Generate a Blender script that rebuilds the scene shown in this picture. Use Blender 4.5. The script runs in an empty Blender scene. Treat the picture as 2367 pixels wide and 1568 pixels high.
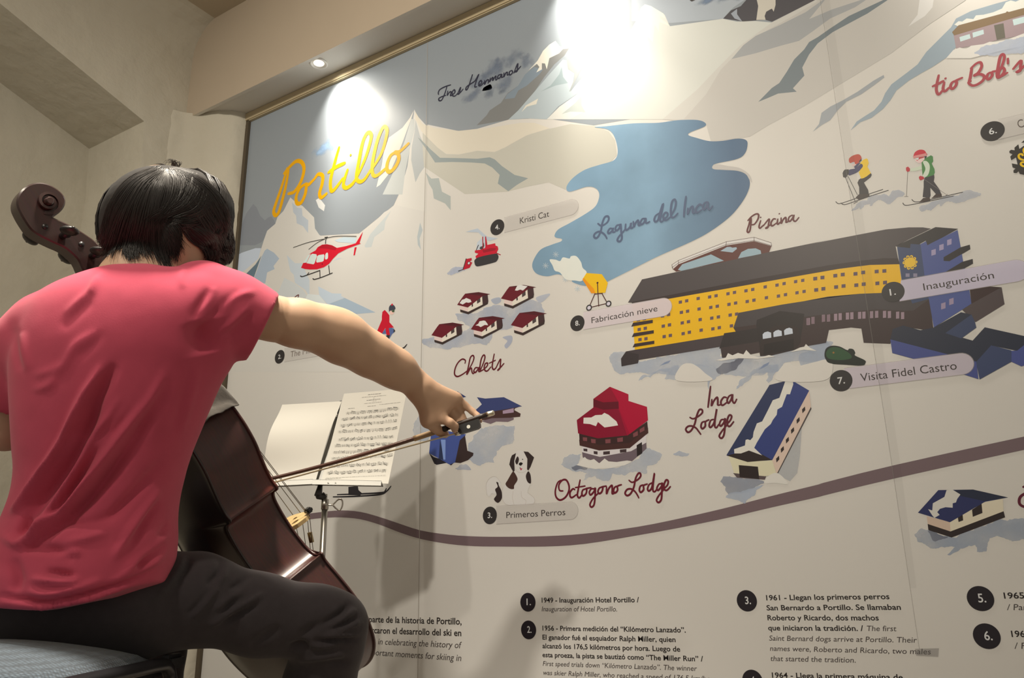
import bpy, bmesh, math, random
import numpy as np
from mathutils import Vector, Matrix, noise
from mathutils.geometry import tessellate_polygon

SC = bpy.context.scene
COL = SC.collection
random.seed(7)

# ------------------------------------------------------------------ camera
FPX, CX, CY = 1900.0, 1183.5, 784.0
RCW = np.array([[0.83989512, 0.16903225, 0.51575603],
                [0.54258753, -0.23833871, -0.80547714],
                [-0.01322699, 0.95635911, -0.29189431]])
EYE = np.array([0.0, 0.0, 0.55])
YW = 1.95                      # the mural wall stands at y = 1.95 m
cam = bpy.data.cameras.new('camera')
cam.sensor_width = 36.0
cam.sensor_fit = 'HORIZONTAL'
cam.lens = FPX / 2367.0 * 36.0
cam.clip_start = 0.05
camo = bpy.data.objects.new('camera', cam)
mw = Matrix([list(RCW[i]) + [EYE[i]] for i in range(3)] + [[0, 0, 0, 1]])
camo.matrix_world = mw
COL.objects.link(camo)
SC.camera = camo

# ------------------------------------------------------------------ light and exposure
SC.view_settings.view_transform = 'Standard'
SC.view_settings.look = 'None'
SC.view_settings.exposure = 0.12
SC.view_settings.gamma = 1.0
SC.view_settings.use_curve_mapping = False
world = bpy.data.worlds.new('room_air')
SC.world = world
world.use_nodes = True
bg = world.node_tree.nodes['Background']
bg.inputs[0].default_value = (1.0, 0.91, 0.74, 1)
bg.inputs[1].default_value = 0.34


def spot(name, loc, target, power, size, blend, radius=0.03, color=(1, 0.90, 0.74)):
    d = bpy.data.lights.new(name, 'SPOT')
    d.energy = power
    d.spot_size = math.radians(size)
    d.spot_blend = blend
    d.shadow_soft_size = radius
    d.color = color
    o = bpy.data.objects.new(name, d)
    o.location = loc
    v = Vector(target) - Vector(loc)
    o.rotation_euler = v.to_track_quat('-Z', 'Y').to_euler()
    COL.objects.link(o)
    return o


# unseen ceiling spots: one over the player, two added as fill
spot('unseen_room_spot', (-1.15, 0.70, 2.80), (-1.20, 0.80, 0.0), 350, 58, 0.9, 0.14)
spot('unseen_room_spot', (-0.70, -0.90, 2.75), (-1.25, 1.95, 1.75), 180, 80, 1.0, 0.08)
spot('unseen_room_spot', (-1.75, -0.45, 2.75), (-2.6, 0.9, 0.9), 48, 120, 0.9, 0.06)
# recessed downlights in the soffit over the mural
SOFFIT_X = [-2.04, -1.02, 0.0, 1.02]
for sx in SOFFIT_X:
    spot('soffit_downlight', (sx + .005, 1.858, 2.456), (sx + 0.11, 1.95, 2.20), 12.0, 112, 1.0, 0.022)
    spot('soffit_downlight_beam', (sx + .005, 1.858, 2.456), (sx + 0.20, 1.95, 1.95), 24.0, 78, 1.0, 0.03)
    spot('soffit_downlight_core', (sx + .005, 1.858, 2.456), (sx + 0.24, 1.95, 1.60), 38.0, 46, 1.0, 0.03)


# ------------------------------------------------------------------ helpers
def ray(x, y):
    return RCW @ np.array([(x - CX) / FPX, -(y - CY) / FPX, -1.0])


def at(x, y, d):
    "point seen at pixel (x, y) at camera depth d, in metres of the room"
    return EYE + ray(x, y) * d


def on_y(x, y, yy):
    r = ray(x, y)
    return EYE + r * (yy / r[1])


def on_x(x, y, xx):
    r = ray(x, y)
    return EYE + r * (xx / r[0])


def on_plane(x, y, p0, n):
    r = ray(x, y)
    return EYE + r * (np.dot(np.asarray(p0) - EYE, n) / np.dot(r, n))


def lin(c):
    out = []
    for v in c:
        v = v / 255.0
        out.append(v / 12.92 if v <= 0.04045 else ((v + 0.055) / 1.055) ** 2.4)
    return out


WHITE = lin((205, 196, 178))


def ink(c):
    "printed colour: the colour seen in the photo relative to the paper white beside it"
    if c[2] > c[0] + 12:                    # blue inks are a little duller on this paper
        g = sum(c) / 3
        c = tuple(v * .82 + g * .18 for v in c)
    l = lin(c)
    return tuple(min(0.9, l[i] / WHITE[i] * 0.74) for i in range(3))


MATS = {}


def nodes(m):
    m.use_nodes = True
    nt = m.node_tree
    return nt, nt.nodes, nt.links, nt.nodes['Principled BSDF']


def mat(name, col, rough=0.5, metal=0.0, spec=0.5, vary=0.0, vscale=8.0, bump=0.0, bscale=60.0, sheen=0.0, coat=0.0,
        detail=4.0, bdist=0.002):
    if name in MATS:
        return MATS[name]
    m = bpy.data.materials.new(name)
    nt, N, L, b = nodes(m)
    b.inputs['Base Color'].default_value = (*col[:3], 1)
    b.inputs['Roughness'].default_value = rough
    b.inputs['Metallic'].default_value = metal
    b.inputs['Specular IOR Level'].default_value = spec
    b.inputs['Sheen Weight'].default_value = sheen
    b.inputs['Coat Weight'].default_value = coat
    tc = N.new('ShaderNodeTexCoord')
    if vary > 0:
        nz = N.new('ShaderNodeTexNoise')
        nz.inputs['Scale'].default_value = vscale
        nz.inputs['Detail'].default_value = detail
        L.new(tc.outputs['Object'], nz.inputs['Vector'])
        mx = N.new('ShaderNodeMix')
        mx.data_type = 'RGBA'
        mx.inputs['A'].default_value = (*[max(0, c * (1 - vary)) for c in col[:3]], 1)
        mx.inputs['B'].default_value = (*[min(1, c * (1 + vary)) for c in col[:3]], 1)
        L.new(nz.outputs['Fac'], mx.inputs['Factor'])
        L.new(mx.outputs['Result'], b.inputs['Base Color'])
    if bump > 0:
        nb = N.new('ShaderNodeTexNoise')
        nb.inputs['Scale'].default_value = bscale
        nb.inputs['Detail'].default_value = 6.0
        L.new(tc.outputs['Object'], nb.inputs['Vector'])
        bp = N.new('ShaderNodeBump')
        bp.inputs['Strength'].default_value = bump
        bp.inputs['Distance'].default_value = bdist
        L.new(nb.outputs['Fac'], bp.inputs['Height'])
        L.new(bp.outputs['Normal'], b.inputs['Normal'])
    MATS[name] = m
    return m


def print_mat(c, alpha=1.0, wash=0.0):
    key = 'print_%d_%d_%d_%d_%d' % (*c, int(alpha * 100), int(wash * 100))
    if key in MATS:
        return MATS[key]
    m = bpy.data.materials.new(key)
    nt, N, L, b = nodes(m)
    k = ink(c)
    b.inputs['Base Color'].default_value = (*k, 1)
    b.inputs['Roughness'].default_value = 0.42
    b.inputs['Specular IOR Level'].default_value = 0.35
    if wash > 0 and alpha >= 1:
        tc = N.new('ShaderNodeTexCoord')
        nz = N.new('ShaderNodeTexNoise')
        nz.inputs['Scale'].default_value = 4.5
        nz.inputs['Detail'].default_value = 6
        L.new(tc.outputs['Object'], nz.inputs['Vector'])
        rp = N.new('ShaderNodeMapRange')
        rp.inputs['From Min'].default_value = 0.3
        rp.inputs['From Max'].default_value = 0.7
        L.new(nz.outputs['Fac'], rp.inputs['Value'])
        mx = N.new('ShaderNodeMix')
        mx.data_type = 'RGBA'
        mx.inputs['A'].default_value = (*[v * (1 - wash) for v in k], 1)
        mx.inputs['B'].default_value = (*[min(.9, v * (1 + wash)) for v in k], 1)
        L.new(rp.outputs['Result'], mx.inputs['Factor'])
        L.new(mx.outputs['Result'], b.inputs['Base Color'])
    if alpha < 1:
        tr = N.new('ShaderNodeBsdfTransparent')
        ms = N.new('ShaderNodeMixShader')
        ms.inputs[0].default_value = alpha
        L.new(tr.outputs[0], ms.inputs[1])
        L.new(b.outputs[0], ms.inputs[2])
        L.new(ms.outputs[0], N['Material Output'].inputs[0])
        if wash > 0:
            tc = N.new('ShaderNodeTexCoord')
            nz = N.new('ShaderNodeTexNoise')
            nz.inputs['Scale'].default_value = 14
            nz.inputs['Detail'].default_value = 5
            L.new(tc.outputs['Object'], nz.inputs['Vector'])
            rp = N.new('ShaderNodeMapRange')
            rp.inputs['From Min'].default_value = 0.32
            rp.inputs['From Max'].default_value = 0.62
            rp.inputs['To Min'].default_value = alpha * (1 - wash)
            rp.inputs['To Max'].default_value = alpha
            L.new(nz.outputs['Fac'], rp.inputs['Value'])
            L.new(rp.outputs['Result'], ms.inputs[0])
    MATS[key] = m
    return m


def link(o, parent=None):
    COL.objects.link(o)
    if parent is not None:
        o.parent = parent
        o.matrix_parent_inverse = Matrix.Identity(4)
    return o


def empty(name, loc=(0, 0, 0), rot=(0, 0, 0)):
    o = bpy.data.objects.new(name, None)
    o.empty_display_size = 0.05
    o.location = loc
    o.rotation_euler = rot
    COL.objects.link(o)
    return o


def tag(o, label=None, cat=None, group=None, kind=None):
    if label:
        o['label'] = label
    if cat:
        o['category'] = cat
    if group:
        o['group'] = group
    if kind:
        o['kind'] = kind
    return o


def mesh_obj(name, verts, faces, m, parent=None, smooth=False, mi=None, mats=None):
    me = bpy.data.meshes.new(name)
    me.from_pydata([tuple(map(float, v)) for v in verts], [], [tuple(map(int, f)) for f in faces])
    for mm in (mats or [m]):
        me.materials.append(mm)
    if mi is not None:
        me.polygons.foreach_set('material_index', mi)
    if smooth:
        me.polygons.foreach_set('use_smooth', [True] * len(me.polygons))
    me.update()
    return link(bpy.data.objects.new(name, me), parent)


class MB:
    "collects simple solids into one mesh; coordinates in the parent's frame"

    def __init__(self):
        self.v, self.f, self.mi = [], [], []

    def add(self, vs, fs, mi=0):
        n = len(self.v)
        self.v += [tuple(map(float, p)) for p in vs]
        self.f += [tuple(i + n for i in f) for f in fs]
        self.mi += [mi] * len(fs)
        return self

    def box(self, lo, hi, mi=0, bev=0.0, M=None):
        bm = bmesh.new()
        bmesh.ops.create_cube(bm, size=1)
        c = [(lo[i] + hi[i]) / 2 for i in range(3)]
        s = [abs(hi[i] - lo[i]) for i in range(3)]
        for v in bm.verts:
            v.co = Vector((c[0] + v.co.x * s[0], c[1] + v.co.y * s[1], c[2] + v.co.z * s[2]))
        if bev > 0:
            bmesh.ops.bevel(bm, geom=list(bm.edges), offset=bev, segments=2, affect='EDGES')
        if M is not None:
            bm.transform(M)
        return self.bm(bm, mi)

    def bm(self, bm, mi=0):
        bm.verts.index_update()
        self.add([v.co[:] for v in bm.verts], [[v.index for v in f.verts] for f in bm.faces], mi)
        bm.free()
        return self

    def tube(self, pts, r, seg=10, mi=0, cap=True, flat=1.0):
        pts = [np.asarray(p, float) for p in pts]
        n = len(pts)
        rr = r if hasattr(r, '__len__') else [r] * n
        vs, fs = [], []
        prev = None
        for i, p in enumerate(pts):
            t = pts[min(i + 1, n - 1)] - pts[max(i - 1, 0)]
            t = t / (np.linalg.norm(t) + 1e-12)
            if prev is None:
                a = np.cross(t, (0, 0, 1.0))
                if np.linalg.norm(a) < 0.05:
                    a = np.cross(t, (1.0, 0, 0))
            else:
                a = prev - t * np.dot(prev, t)
            a = a / (np.linalg.norm(a) + 1e-12)
            prev = a
            b = np.cross(t, a)
            for k in range(seg):
                th = 2 * math.pi * k / seg
                vs.append(p + rr[i] * (math.cos(th) * a + math.sin(th) * b * flat))
        for i in range(n - 1):
            for k in range(seg):
                k2 = (k + 1) % seg
                fs.append((i * seg + k, i * seg + k2, (i + 1) * seg + k2, (i + 1) * seg + k))
        if cap:
            fs.append(tuple(range(seg))[::-1])
            fs.append(tuple((n - 1) * seg + k for k in range(seg)))
        return self.add(vs, fs, mi)

    def ball(self, c, r, mi=0, seg=16, M=None):
        bm = bmesh.new()
        bmesh.ops.create_uvsphere(bm, u_segments=seg, v_segments=max(6, seg // 2), radius=1)
        rr = r if hasattr(r, '__len__') else (r, r, r)
        for v in bm.verts:
            v.co = Vector((v.co.x * rr[0], v.co.y * rr[1], v.co.z * rr[2]))
        if M is not None:
            bm.transform(M)
        bmesh.ops.translate(bm, vec=Vector(tuple(map(float, c))), verts=bm.verts)
        return self.bm(bm, mi)

    def prism(self, poly, depth_vec, mi=0):
        "solid between a planar polygon and the same polygon moved by depth_vec"
        n = len(poly)
        p0 = [np.asarray(p, float) for p in poly]
        d = np.asarray(depth_vec, float)
        tris = tessellate_polygon([[Vector(p) for p in p0]])
        fs = [tuple(t) for t in tris] + [tuple(i + n for i in t[::-1]) for t in tris]
        fs += [(i, (i + 1) % n, (i + 1) % n + n, i + n) for i in range(n)]
        return self.add(p0 + [p + d for p in p0], fs, mi)

    def build(self, name, m, parent=None, smooth=False, mats=None):
        o = mesh_obj(name, self.v, self.f, m, parent, smooth, self.mi if mats else None, mats)
        bm = bmesh.new()
        bm.from_mesh(o.data)
        bmesh.ops.recalc_face_normals(bm, faces=bm.faces)
        bm.to_mesh(o.data)
        bm.free()
        return o


def catmull(pts, closed=False, sub=6):
    P = [np.asarray(p, float) for p in pts]
    n = len(P)
    if n < 3:
        return P
    out = []
    rng = range(n) if closed else range(n - 1)
    for i in rng:
        if closed:
            a, b, c, d = P[(i - 1) % n], P[i], P[(i + 1) % n], P[(i + 2) % n]
        else:
            a, b, c, d = P[max(i - 1, 0)], P[i], P[i + 1], P[min(i + 2, n - 1)]
        for k in range(sub):
            t = k / sub
            out.append(0.5 * ((2 * b) + (-a + c) * t + (2 * a - 5 * b + 4 * c - d) * t * t + (-a + 3 * b - 3 * c + d) * t ** 3))
    if not closed:
        out.append(P[-1])
    return out


# ------------------------------------------------------------------ the room
plaster = mat('rough_plaster', (0.60, 0.57, 0.49), 0.9, vary=0.08, vscale=5, bump=0.55, bscale=11, bdist=0.02)
ceil_m = mat('ceiling_paint', (0.50, 0.43, 0.33), 0.9, vary=0.03, vscale=3, bump=0.1, bscale=60)
soffit_m = mat('soffit_paint', (0.66, 0.63, 0.57), 0.8)
fascia_m = mat('fascia_paint', (0.52, 0.44, 0.35), 0.9, vary=0.02)
trim_m = mat('beige_trim_paint', (0.50, 0.42, 0.28), 0.8, vary=0.06)
gap_m = mat('dark_edge', (0.10, 0.08, 0.055), 0.9)
floor_m = mat('floor_stone', (0.20, 0.17, 0.14), 0.6, vary=0.2, vscale=6)
XP, XL, YF, ZS = -2.60, -2.765, 1.822, 2.465


def struct(name, mb, m, label=None, mats=None):
    o = mb.build(name, m, mats=mats)
    return tag(o, kind='structure', label=label)


struct('floor', MB().box((-4.2, -1.6, -0.05), (1.9, 1.96, 0.0)), floor_m)
struct('ceiling', MB().box((-4.2, -1.6, 2.90), (1.9, 1.96, 2.98)), ceil_m)
struct('wall_back', MB().box((-2.62, 1.955, 0), (1.9, 2.08, 2.95)), mat('back_wall_paint', (0.6, 0.57, 0.5), 0.9))
# beam with the recessed lights
struct('trim_1', MB().box((XL - .03, YF, ZS), (1.9, 1.954, 2.93)).box((XL - .03, YF - .012, ZS - .012), (1.9, YF + .002, 2.93)),
       fascia_m, mats=[fascia_m, soffit_m])
bm_ = bpy.data.objects['trim_1'].data
for p in bm_.polygons:
    if p.normal.z < -0.5:
        p.material_index = 1
struct('trim_2', MB().box((XP, 1.934, 2.427), (1.9, 1.954, ZS + .002), bev=0.004), trim_m)
struct('trim_3', MB().box((-2.540, 1.938, 0), (-2.523, 1.954, 2.43)), gap_m)


def grid_wall(name, origin, du, dv, nu, nv, keep, m, amp, seed, thick):
    "plaster face as a grid with a gently uneven surface; keep(u, v) cuts openings"
    o = np.asarray(origin, float)
    du, dv = np.asarray(du, float), np.asarray(dv, float)
    nrm = np.cross(du, dv)
    nrm /= np.linalg.norm(nrm)
    vs, idx, fs = [], {}, []
    for j in range(nv + 1):
        for i in range(nu + 1):
            p = o + du * i / nu + dv * j / nv
            h = noise.fractal(Vector(p * 3.0) + Vector((seed, 0, 0)), 0.9, 2.1, 5) * amp
            idx[(i, j)] = len(vs)
            vs.append(p + nrm * h)
    for j in range(nv):
        for i in range(nu):
            if keep((i + .5) / nu, (j + .5) / nv):
                fs.append((idx[i, j], idx[i + 1, j], idx[i + 1, j + 1], idx[i, j + 1]))
    ob = mesh_obj(name, vs, fs, m, smooth=True)
    tag(ob, kind='structure')
    return ob


# left wall: plaster face with a deep opening whose lintel rises towards the room
LINT = [(1.635, 0.0), (1.645, 2.13), (1.631, 2.35), (1.054, 2.52), (0.55, 2.60), (0.20, 2.45), (0.0, 2.2), (-0.05, 0.0)]


def slab_with_niche():
    bm = bmesh.new()
    outer = [(-1.6, 0), (-1.6, 2.93)] + [(YF, 2.93), (YF, 0)]
    loop = outer[:2] + outer[2:] + LINT
    poly = [Vector((XL, a, b)) for a, b in loop]
    vs = [bm.verts.new(p) for p in poly]
    tris = tessellate_polygon([poly])
    for t in tris:
        try:
            bm.faces.new([vs[i] for i in t])
        except ValueError:
            pass
    bmesh.ops.recalc_face_normals(bm, faces=bm.faces)
    r = bmesh.ops.extrude_face_region(bm, geom=list(bm.faces))
    bmesh.ops.translate(bm, vec=(-0.40, 0, 0), verts=[g for g in r['geom'] if isinstance(g, bmesh.types.BMVert)])
    bmesh.ops.recalc_face_normals(bm, faces=bm.faces)
    return bm


mbw = MB()
mbw.bm(slab_with_niche())
struct('wall_left', mbw, plaster)
# back of the opening
grid_wall('wall_niche', (XL - .38, 1.70, -0.02), (0, -1.9, 0), (0, 0, 2.7), 40, 50, lambda u, v: True, plaster, 0.006, 3.0, .02)
# plaster swells out to the mural under the beam end
def pier():
    prof = [(XL - .02, YF - .10), (XL + .002, YF - .07), (XL + .02, YF - .03), (XL + .06, YF + .004), (XL + .12, YF + .022), (XP + .005, YF + .050), (-2.556, YF + .085), (-2.537, 1.954)]
    prof = catmull(prof, False, 4)
    nv = 150
    vs, fs = [], []
    for j in range(nv + 1):
        for i, p in enumerate(prof):
            z = ZS * j / nv
            h = noise.fractal(Vector((p[0] * 9, p[1] * 9, z * 7)), .8, 2.1, 5) * .004
            h += max(0, noise.noise(Vector((p[0] * 30, p[1] * 40, z * 22)))) * .006
            vs.append((p[0] + h, p[1] - h * .4, z))
    n = len(prof)
    for j in range(nv):
        for i in range(n - 1):
            fs.append((j * n + i, j * n + i + 1, (j + 1) * n + i + 1, (j + 1) * n + i))
    o = mesh_obj('wall_pier', vs, fs, plaster, smooth=True)
    tag(o, kind='structure')


pier()
# soft plaster cove between ceiling and left wall
cove = []
for k in range(9):
    a = math.pi / 2 * k / 8
    cove.append((XL + 0.16 - 0.16 * math.cos(a), 2.905 - 0.16 + 0.16 * math.sin(a)))
mbc = MB()
poly = [(XL - .01, 0, 2.92)] + [(x, 0, z) for x, z in cove]
mbc.prism([(p[0], -1.6, p[2]) for p in poly], (0, 1.6 + YF - .01, 0))
struct('trim_5', mbc, plaster)


# recessed downlights
def downlight(x, label):
    e = empty('recessed_downlight', (x, 1.858, ZS))
    tag(e, label, 'downlight', 'downlights in the beam over the mural')
    mb = MB()
    R0, R1 = 0.034, 0.026
    seg = 28
    vs, fs = [], []
    prof = [(R0, -0.0005), (R0, -0.004), (R0 - .003, -0.006), (R1 + .002, -0.005), (R1, -0.002), (R1 - .003, .0005)]
    for r, z in prof:
        for k in range(seg):
            vs.append((r * math.cos(2 * math.pi * k / seg), r * math.sin(2 * math.pi * k / seg), z))
    for i in range(len(prof) - 1):
        for k in range(seg):
            k2 = (k + 1) % seg
            fs.append((i * seg + k, i * seg + k2, (i + 1) * seg + k2, (i + 1) * seg + k))
    mb.add(vs, fs)
    mb.build('trim_ring', mat('white_enamel', (.75, .73, .68), .4), e, smooth=True)
    lens = MB()
    lens.tube([(0, 0, -.0015), (0, 0, 0.0)], [0.020, 0.020], seg=24)
    lm = bpy.data.materials.new('lit_lamp_glass')
    nt, N, L, b = nodes(lm)
    b.inputs['Emission Color'].default_value = (1, .9, .72, 1)
    b.inputs['Emission Strength'].default_value = 1.2
    lens.build('lamp_glass', lm, e)
    return e


for sx, lb in zip(SOFFIT_X[:1], ['small round white downlight recessed in the beam above the painted title']):
    downlight(sx, lb)

# ------------------------------------------------------------------ the printed mural
CROPS = {'X': (0, 0, 1.0), 'A': (500, 0, 3.485), 'B': (540, 440, 3.7326), 'C': (960, 0, 3.485), 'D': (1460, 0, 3.485),
         'E': (1900, 0, 3.484), 'F': (960, 440, 3.7326), 'G': (1200, 240, 3.408), 'H': (1400, 480, 3.919),
         'I': (1860, 480, 3.7337), 'J': (1260, 840, 3.267), 'K': (960, 820, 3.7325), 'L': (1900, 960, 3.9208),
         'M': (540, 840, 3.408), 'O': (800, 1300, 2.63), 'P': (1680, 1300, 3.4454), 'Q': (1900, 330, 6.229),
         'R': (2240, 240, 8.25)}
def cap_height():
    cu = bpy.data.curves.new('cap', 'FONT')
    cu.body = 'H'
    o = bpy.data.objects.new('cap', cu)
    me = bpy.data.meshes.new_from_object(o)
    h = max(v.co.y for v in me.vertices)
    bpy.data.objects.remove(o)
    bpy.data.curves.remove(cu)
    bpy.data.meshes.remove(me)
    return h


CAPH = cap_height()
MX0, MX1, MZ1 = -2.522, 1.6, 2.4265
LAYER = [0]
mural = empty('printed_mural', (0, YW, 0))
tag(mural, 'large printed mural of a snowy ski resort map covering the wall', 'mural')


def px(tok, crop):
    o = CROPS[crop]
    return o[0] + tok[0] / o[2], o[1] + tok[1] / o[2]


def wl(x, y):
    "pixel to mural coordinates (along the wall, height)"
    p = on_y(x, y, YW)
    return min(max(p[0], MX0), MX1), min(max(p[2], 0.0), MZ1)


def parse(text, crop):
    pts = []
    for t in text.split():
        if ':' in t:
            c, t = t.split(':')
            if not t:
                crop = c
                continue
            crop = c
        a, b = t.split(',')
        pts.append(px((float(a), float(b)), crop))
    return pts


def unit_at(x, y):
    a, b = wl(x, y), wl(x, y + 4)
    return abs(a[1] - b[1]) / 4


class Art:
    "one printed motif: polygons and strokes as flat ink films on the mural, grouped in sub-parts"

    def __init__(self, name, crop, level=None):
        if level is not None:
            LAYER[0] = level
        self.name, self.crop, self.sub, self.order = name, crop, {}, []

    def bucket(self, sub):
        if sub not in self.sub:
            self.sub[sub] = ([], [], [], [])
            self.order.append(sub)
        return self.sub[sub]

    SPLIT = {'window', 'balcony', 'wheel', 'snowflake', 'cabin_window', 'ear'}

    def tri(self, sub, P2, faces, col, alpha=1.0, wash=0.0, ramp=None):
        if sub in self.SPLIT:
            sub = '%s#%d' % (sub, len(self.order))
        V, Fc, MI, MM = self.bucket(sub)
        LAYER[0] += 1
        y = -0.0004 - LAYER[0] * 3e-6
        m = print_mat(col, alpha, wash)
        if m not in MM:
            MM.append(m)
        k = MM.index(m)
        n = len(V)
        V += [(p[0], y - (ramp[i] * 6e-7 if ramp else 0), p[1]) for i, p in enumerate(P2)]
        if ramp:
            LAYER[0] += int(max(ramp) * 6e-7 / 3e-6) + 1
        for f in faces:
            Fc.append(tuple(i + n for i in f))
            MI.append(k)

    def poly(self, text, col, sub='', smooth=False, alpha=1.0, wash=0.0, xf=None, crop=None):
        pts = parse(text, crop or self.crop) if isinstance(text, str) else text
        if xf:
            pts = [xf(p) for p in pts]
        if smooth:
            pts = [tuple(p) for p in catmull(pts, True, 6)]
        if alpha < 1 and wash > .25:            # brushed watercolour rim
            rim = []
            for i, p in enumerate(pts):
                q = pts[(i + 1) % len(pts)]
                k = max(1, int(math.hypot(q[0] - p[0], q[1] - p[1]) / 3.0))
                rim += [(p[0] + (q[0] - p[0]) * t / k, p[1] + (q[1] - p[1]) * t / k) for t in range(k)]
            pts = []
            for x, y in rim:
                n1 = noise.fractal(Vector((x * .045, y * .045, 3.3)), .9, 2.2, 4) * 7
                n2 = noise.fractal(Vector((x * .045, y * .045, 9.1)), .9, 2.2, 4) * 7
                pts.append((x + n1, y + n2 * .7))
        P2 = [wl(*p) for p in pts]
        ded = [P2[0]]
        for p in P2[1:]:
            if abs(p[0] - ded[-1][0]) + abs(p[1] - ded[-1][1]) > 1e-6:
                ded.append(p)
        P2 = ded
        tris = tessellate_polygon([[Vector((a, b, 0)) for a, b in P2]])
        fs = []
        for t in tris:
            a, b, c = [P2[i] for i in t]
            cr = (b[0] - a[0]) * (c[1] - a[1]) - (b[1] - a[1]) * (c[0] - a[0])
            fs.append(tuple(t) if cr > 0 else tuple(t[::-1]))
        self.tri(sub, P2, fs, col, alpha, wash)
        return self

    def line(self, text, w, col, sub='', smooth=True, alpha=1.0, crop=None, taper=0.0):
        crop = crop or self.crop
        for seg in (text.split('|') if isinstance(text, str) else [text]):
            pts = parse(seg, crop) if isinstance(seg, str) else seg
            s = unit_at(*pts[len(pts) // 2])
            hw = w / CROPS[crop][2] * s / 2
            if smooth and len(pts) > 2:
                pts = [tuple(p) for p in catmull(pts, False, 6)]
            P = [np.array(wl(*p)) for p in pts]
            n = len(P)
            V, fs, ramp = [], [], [i // 2 for i in range(2 * n)]
            for i in range(n):
                t = P[min(i + 1, n - 1)] - P[max(i - 1, 0)]
                t = t / (np.linalg.norm(t) + 1e-9)
                nn = np.array([-t[1], t[0]])
                k = 1.0
                if taper:
                    k = 1 - taper * abs(2 * i / max(1, n - 1) - 1) ** 3
                V += [P[i] + nn * hw * k, P[i] - nn * hw * k]
            for i in range(n - 1):
                fs.append((2 * i + 1, 2 * i + 3, 2 * i + 2, 2 * i))
            for end, sg in ((0, -1), (n - 1, 1)):                  # round ends
                c = P[end]
                t = P[min(end + 1, n - 1)] - P[max(end - 1, 0)]
                t = t / (np.linalg.norm(t) + 1e-9)
                nn = np.array([-t[1], t[0]])
                k = (1 - taper) if taper else 1
                base = len(V)
                ramp += [end] * 7
                for q in range(7):
                    a = math.pi * q / 6
                    V.append(c + hw * k * (math.cos(a) * nn + sg * math.sin(a) * t))
                f = tuple(range(base, base + 7))
                fs.append(f[::-1] if sg > 0 else f)
            self.tri(sub, V, fs, col, alpha, ramp=ramp)
        return self

    def disc(self, c, top, col, sub='', seg=36, k=1.0, crop=None):
        x, y = px(c, crop or self.crop)
        a, b = wl(x, y), wl(*px(top, crop or self.crop))
        r = abs(b[1] - a[1]) * k
        P = [(a[0] + r * math.cos(2 * math.pi * i / seg), a[1] + r * math.sin(2 * math.pi * i / seg)) for i in range(seg)]
        self.tri(sub, P, [tuple(range(seg))], col)
        return a, r

    def text(self, s, p0, p1, cap, col, sub='', bold=0.0, shear=0.0, crop=None):
        crop = crop or self.crop
        a, b = px(p0, crop), px(p1, crop)
        A, B = np.array(wl(*a)), np.array(wl(*b))
        capm = cap / CROPS[crop][2] * unit_at((a[0] + b[0]) / 2, (a[1] + b[1]) / 2)
        cu = bpy.data.curves.new('lettering', 'FONT')
        cu.body = s
        cu.offset = bold
        cu.shear = shear
        cu.resolution_u = 3
        tmp = bpy.data.objects.new('lettering', cu)
        me = bpy.data.meshes.new_from_object(tmp)
        co = np.zeros(len(me.vertices) * 3)
        me.vertices.foreach_get('co', co)
        co = co.reshape(-1, 3)
        w = co[:, 0].max() - co[:, 0].min()
        x0 = co[:, 0].min()
        d = B - A
        cx = (co[:, 0] - x0) / w
        hgt = co[:, 1] / CAPH * capm
        P2 = [(A[0] + d[0] * u, A[1] + d[1] * u + h) for u, h in zip(cx, hgt)]
        fs = [tuple(p.vertices) for p in me.polygons]
        self.tri(sub, P2, fs, col)
        bpy.data.objects.remove(tmp)
        bpy.data.curves.remove(cu)
        bpy.data.meshes.remove(me)
        return self

    def done(self, label=None):
        root = None
        names = self.order
        if '' not in names:
            names = [names[0]] + names[1:]
        first = '' if '' in self.sub else names[0]
        for s in [first] + [n for n in names if n != first]:
            V, Fc, MI, MM = self.sub[s]
            o = mesh_obj(self.name if root is None else s.split('#')[0], V, Fc, None, mural if root is None else root, mi=MI, mats=MM)
            if root is None:
                root = o
                if label:
                    o['label'] = label
        return root


PAPER = (205, 196, 178)
a = Art('backing_print', 'X')
V, Fc, MI, MM = a.bucket('')
MM.append(print_mat(PAPER))
V += [(MX0, 0.001, 0), (MX1, 0.001, 0), (MX1, 0.001, MZ1), (MX0, 0.001, MZ1), (MX0, -0.0003, 0), (MX1, -0.0003, 0), (MX1, -0.0003, MZ1), (MX0, -0.0003, MZ1)]
for f in ((4, 5, 6, 7), (0, 3, 2, 1), (0, 1, 5, 4), (2, 3, 7, 6), (0, 4, 7, 3), (1, 2, 6, 5)):
    Fc.append(f)
    MI.append(0)
a.done()

SKY = (140, 143, 140)
a = Art('sky_print', 'X')
a.poly('575,278 1000,80 1300,-60 1700,-260 1960,-180 1885,0 D:1130,180 870,370 700,540 530,720 250,960 0,960 X:1373,290 1270,275 1232,274 1175,277 1103,298 1060,303 988,288 985,345 945,400 910,475 830,540 740,545 600,640 540,640', SKY)
a.poly('D:0,-150 0,170 320,185 735,152 D:820,60 940,-20 1300,-300', (160, 163, 160), wash=.04)
a.done()

a = Art('mountain_range_print', 'C')
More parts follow.
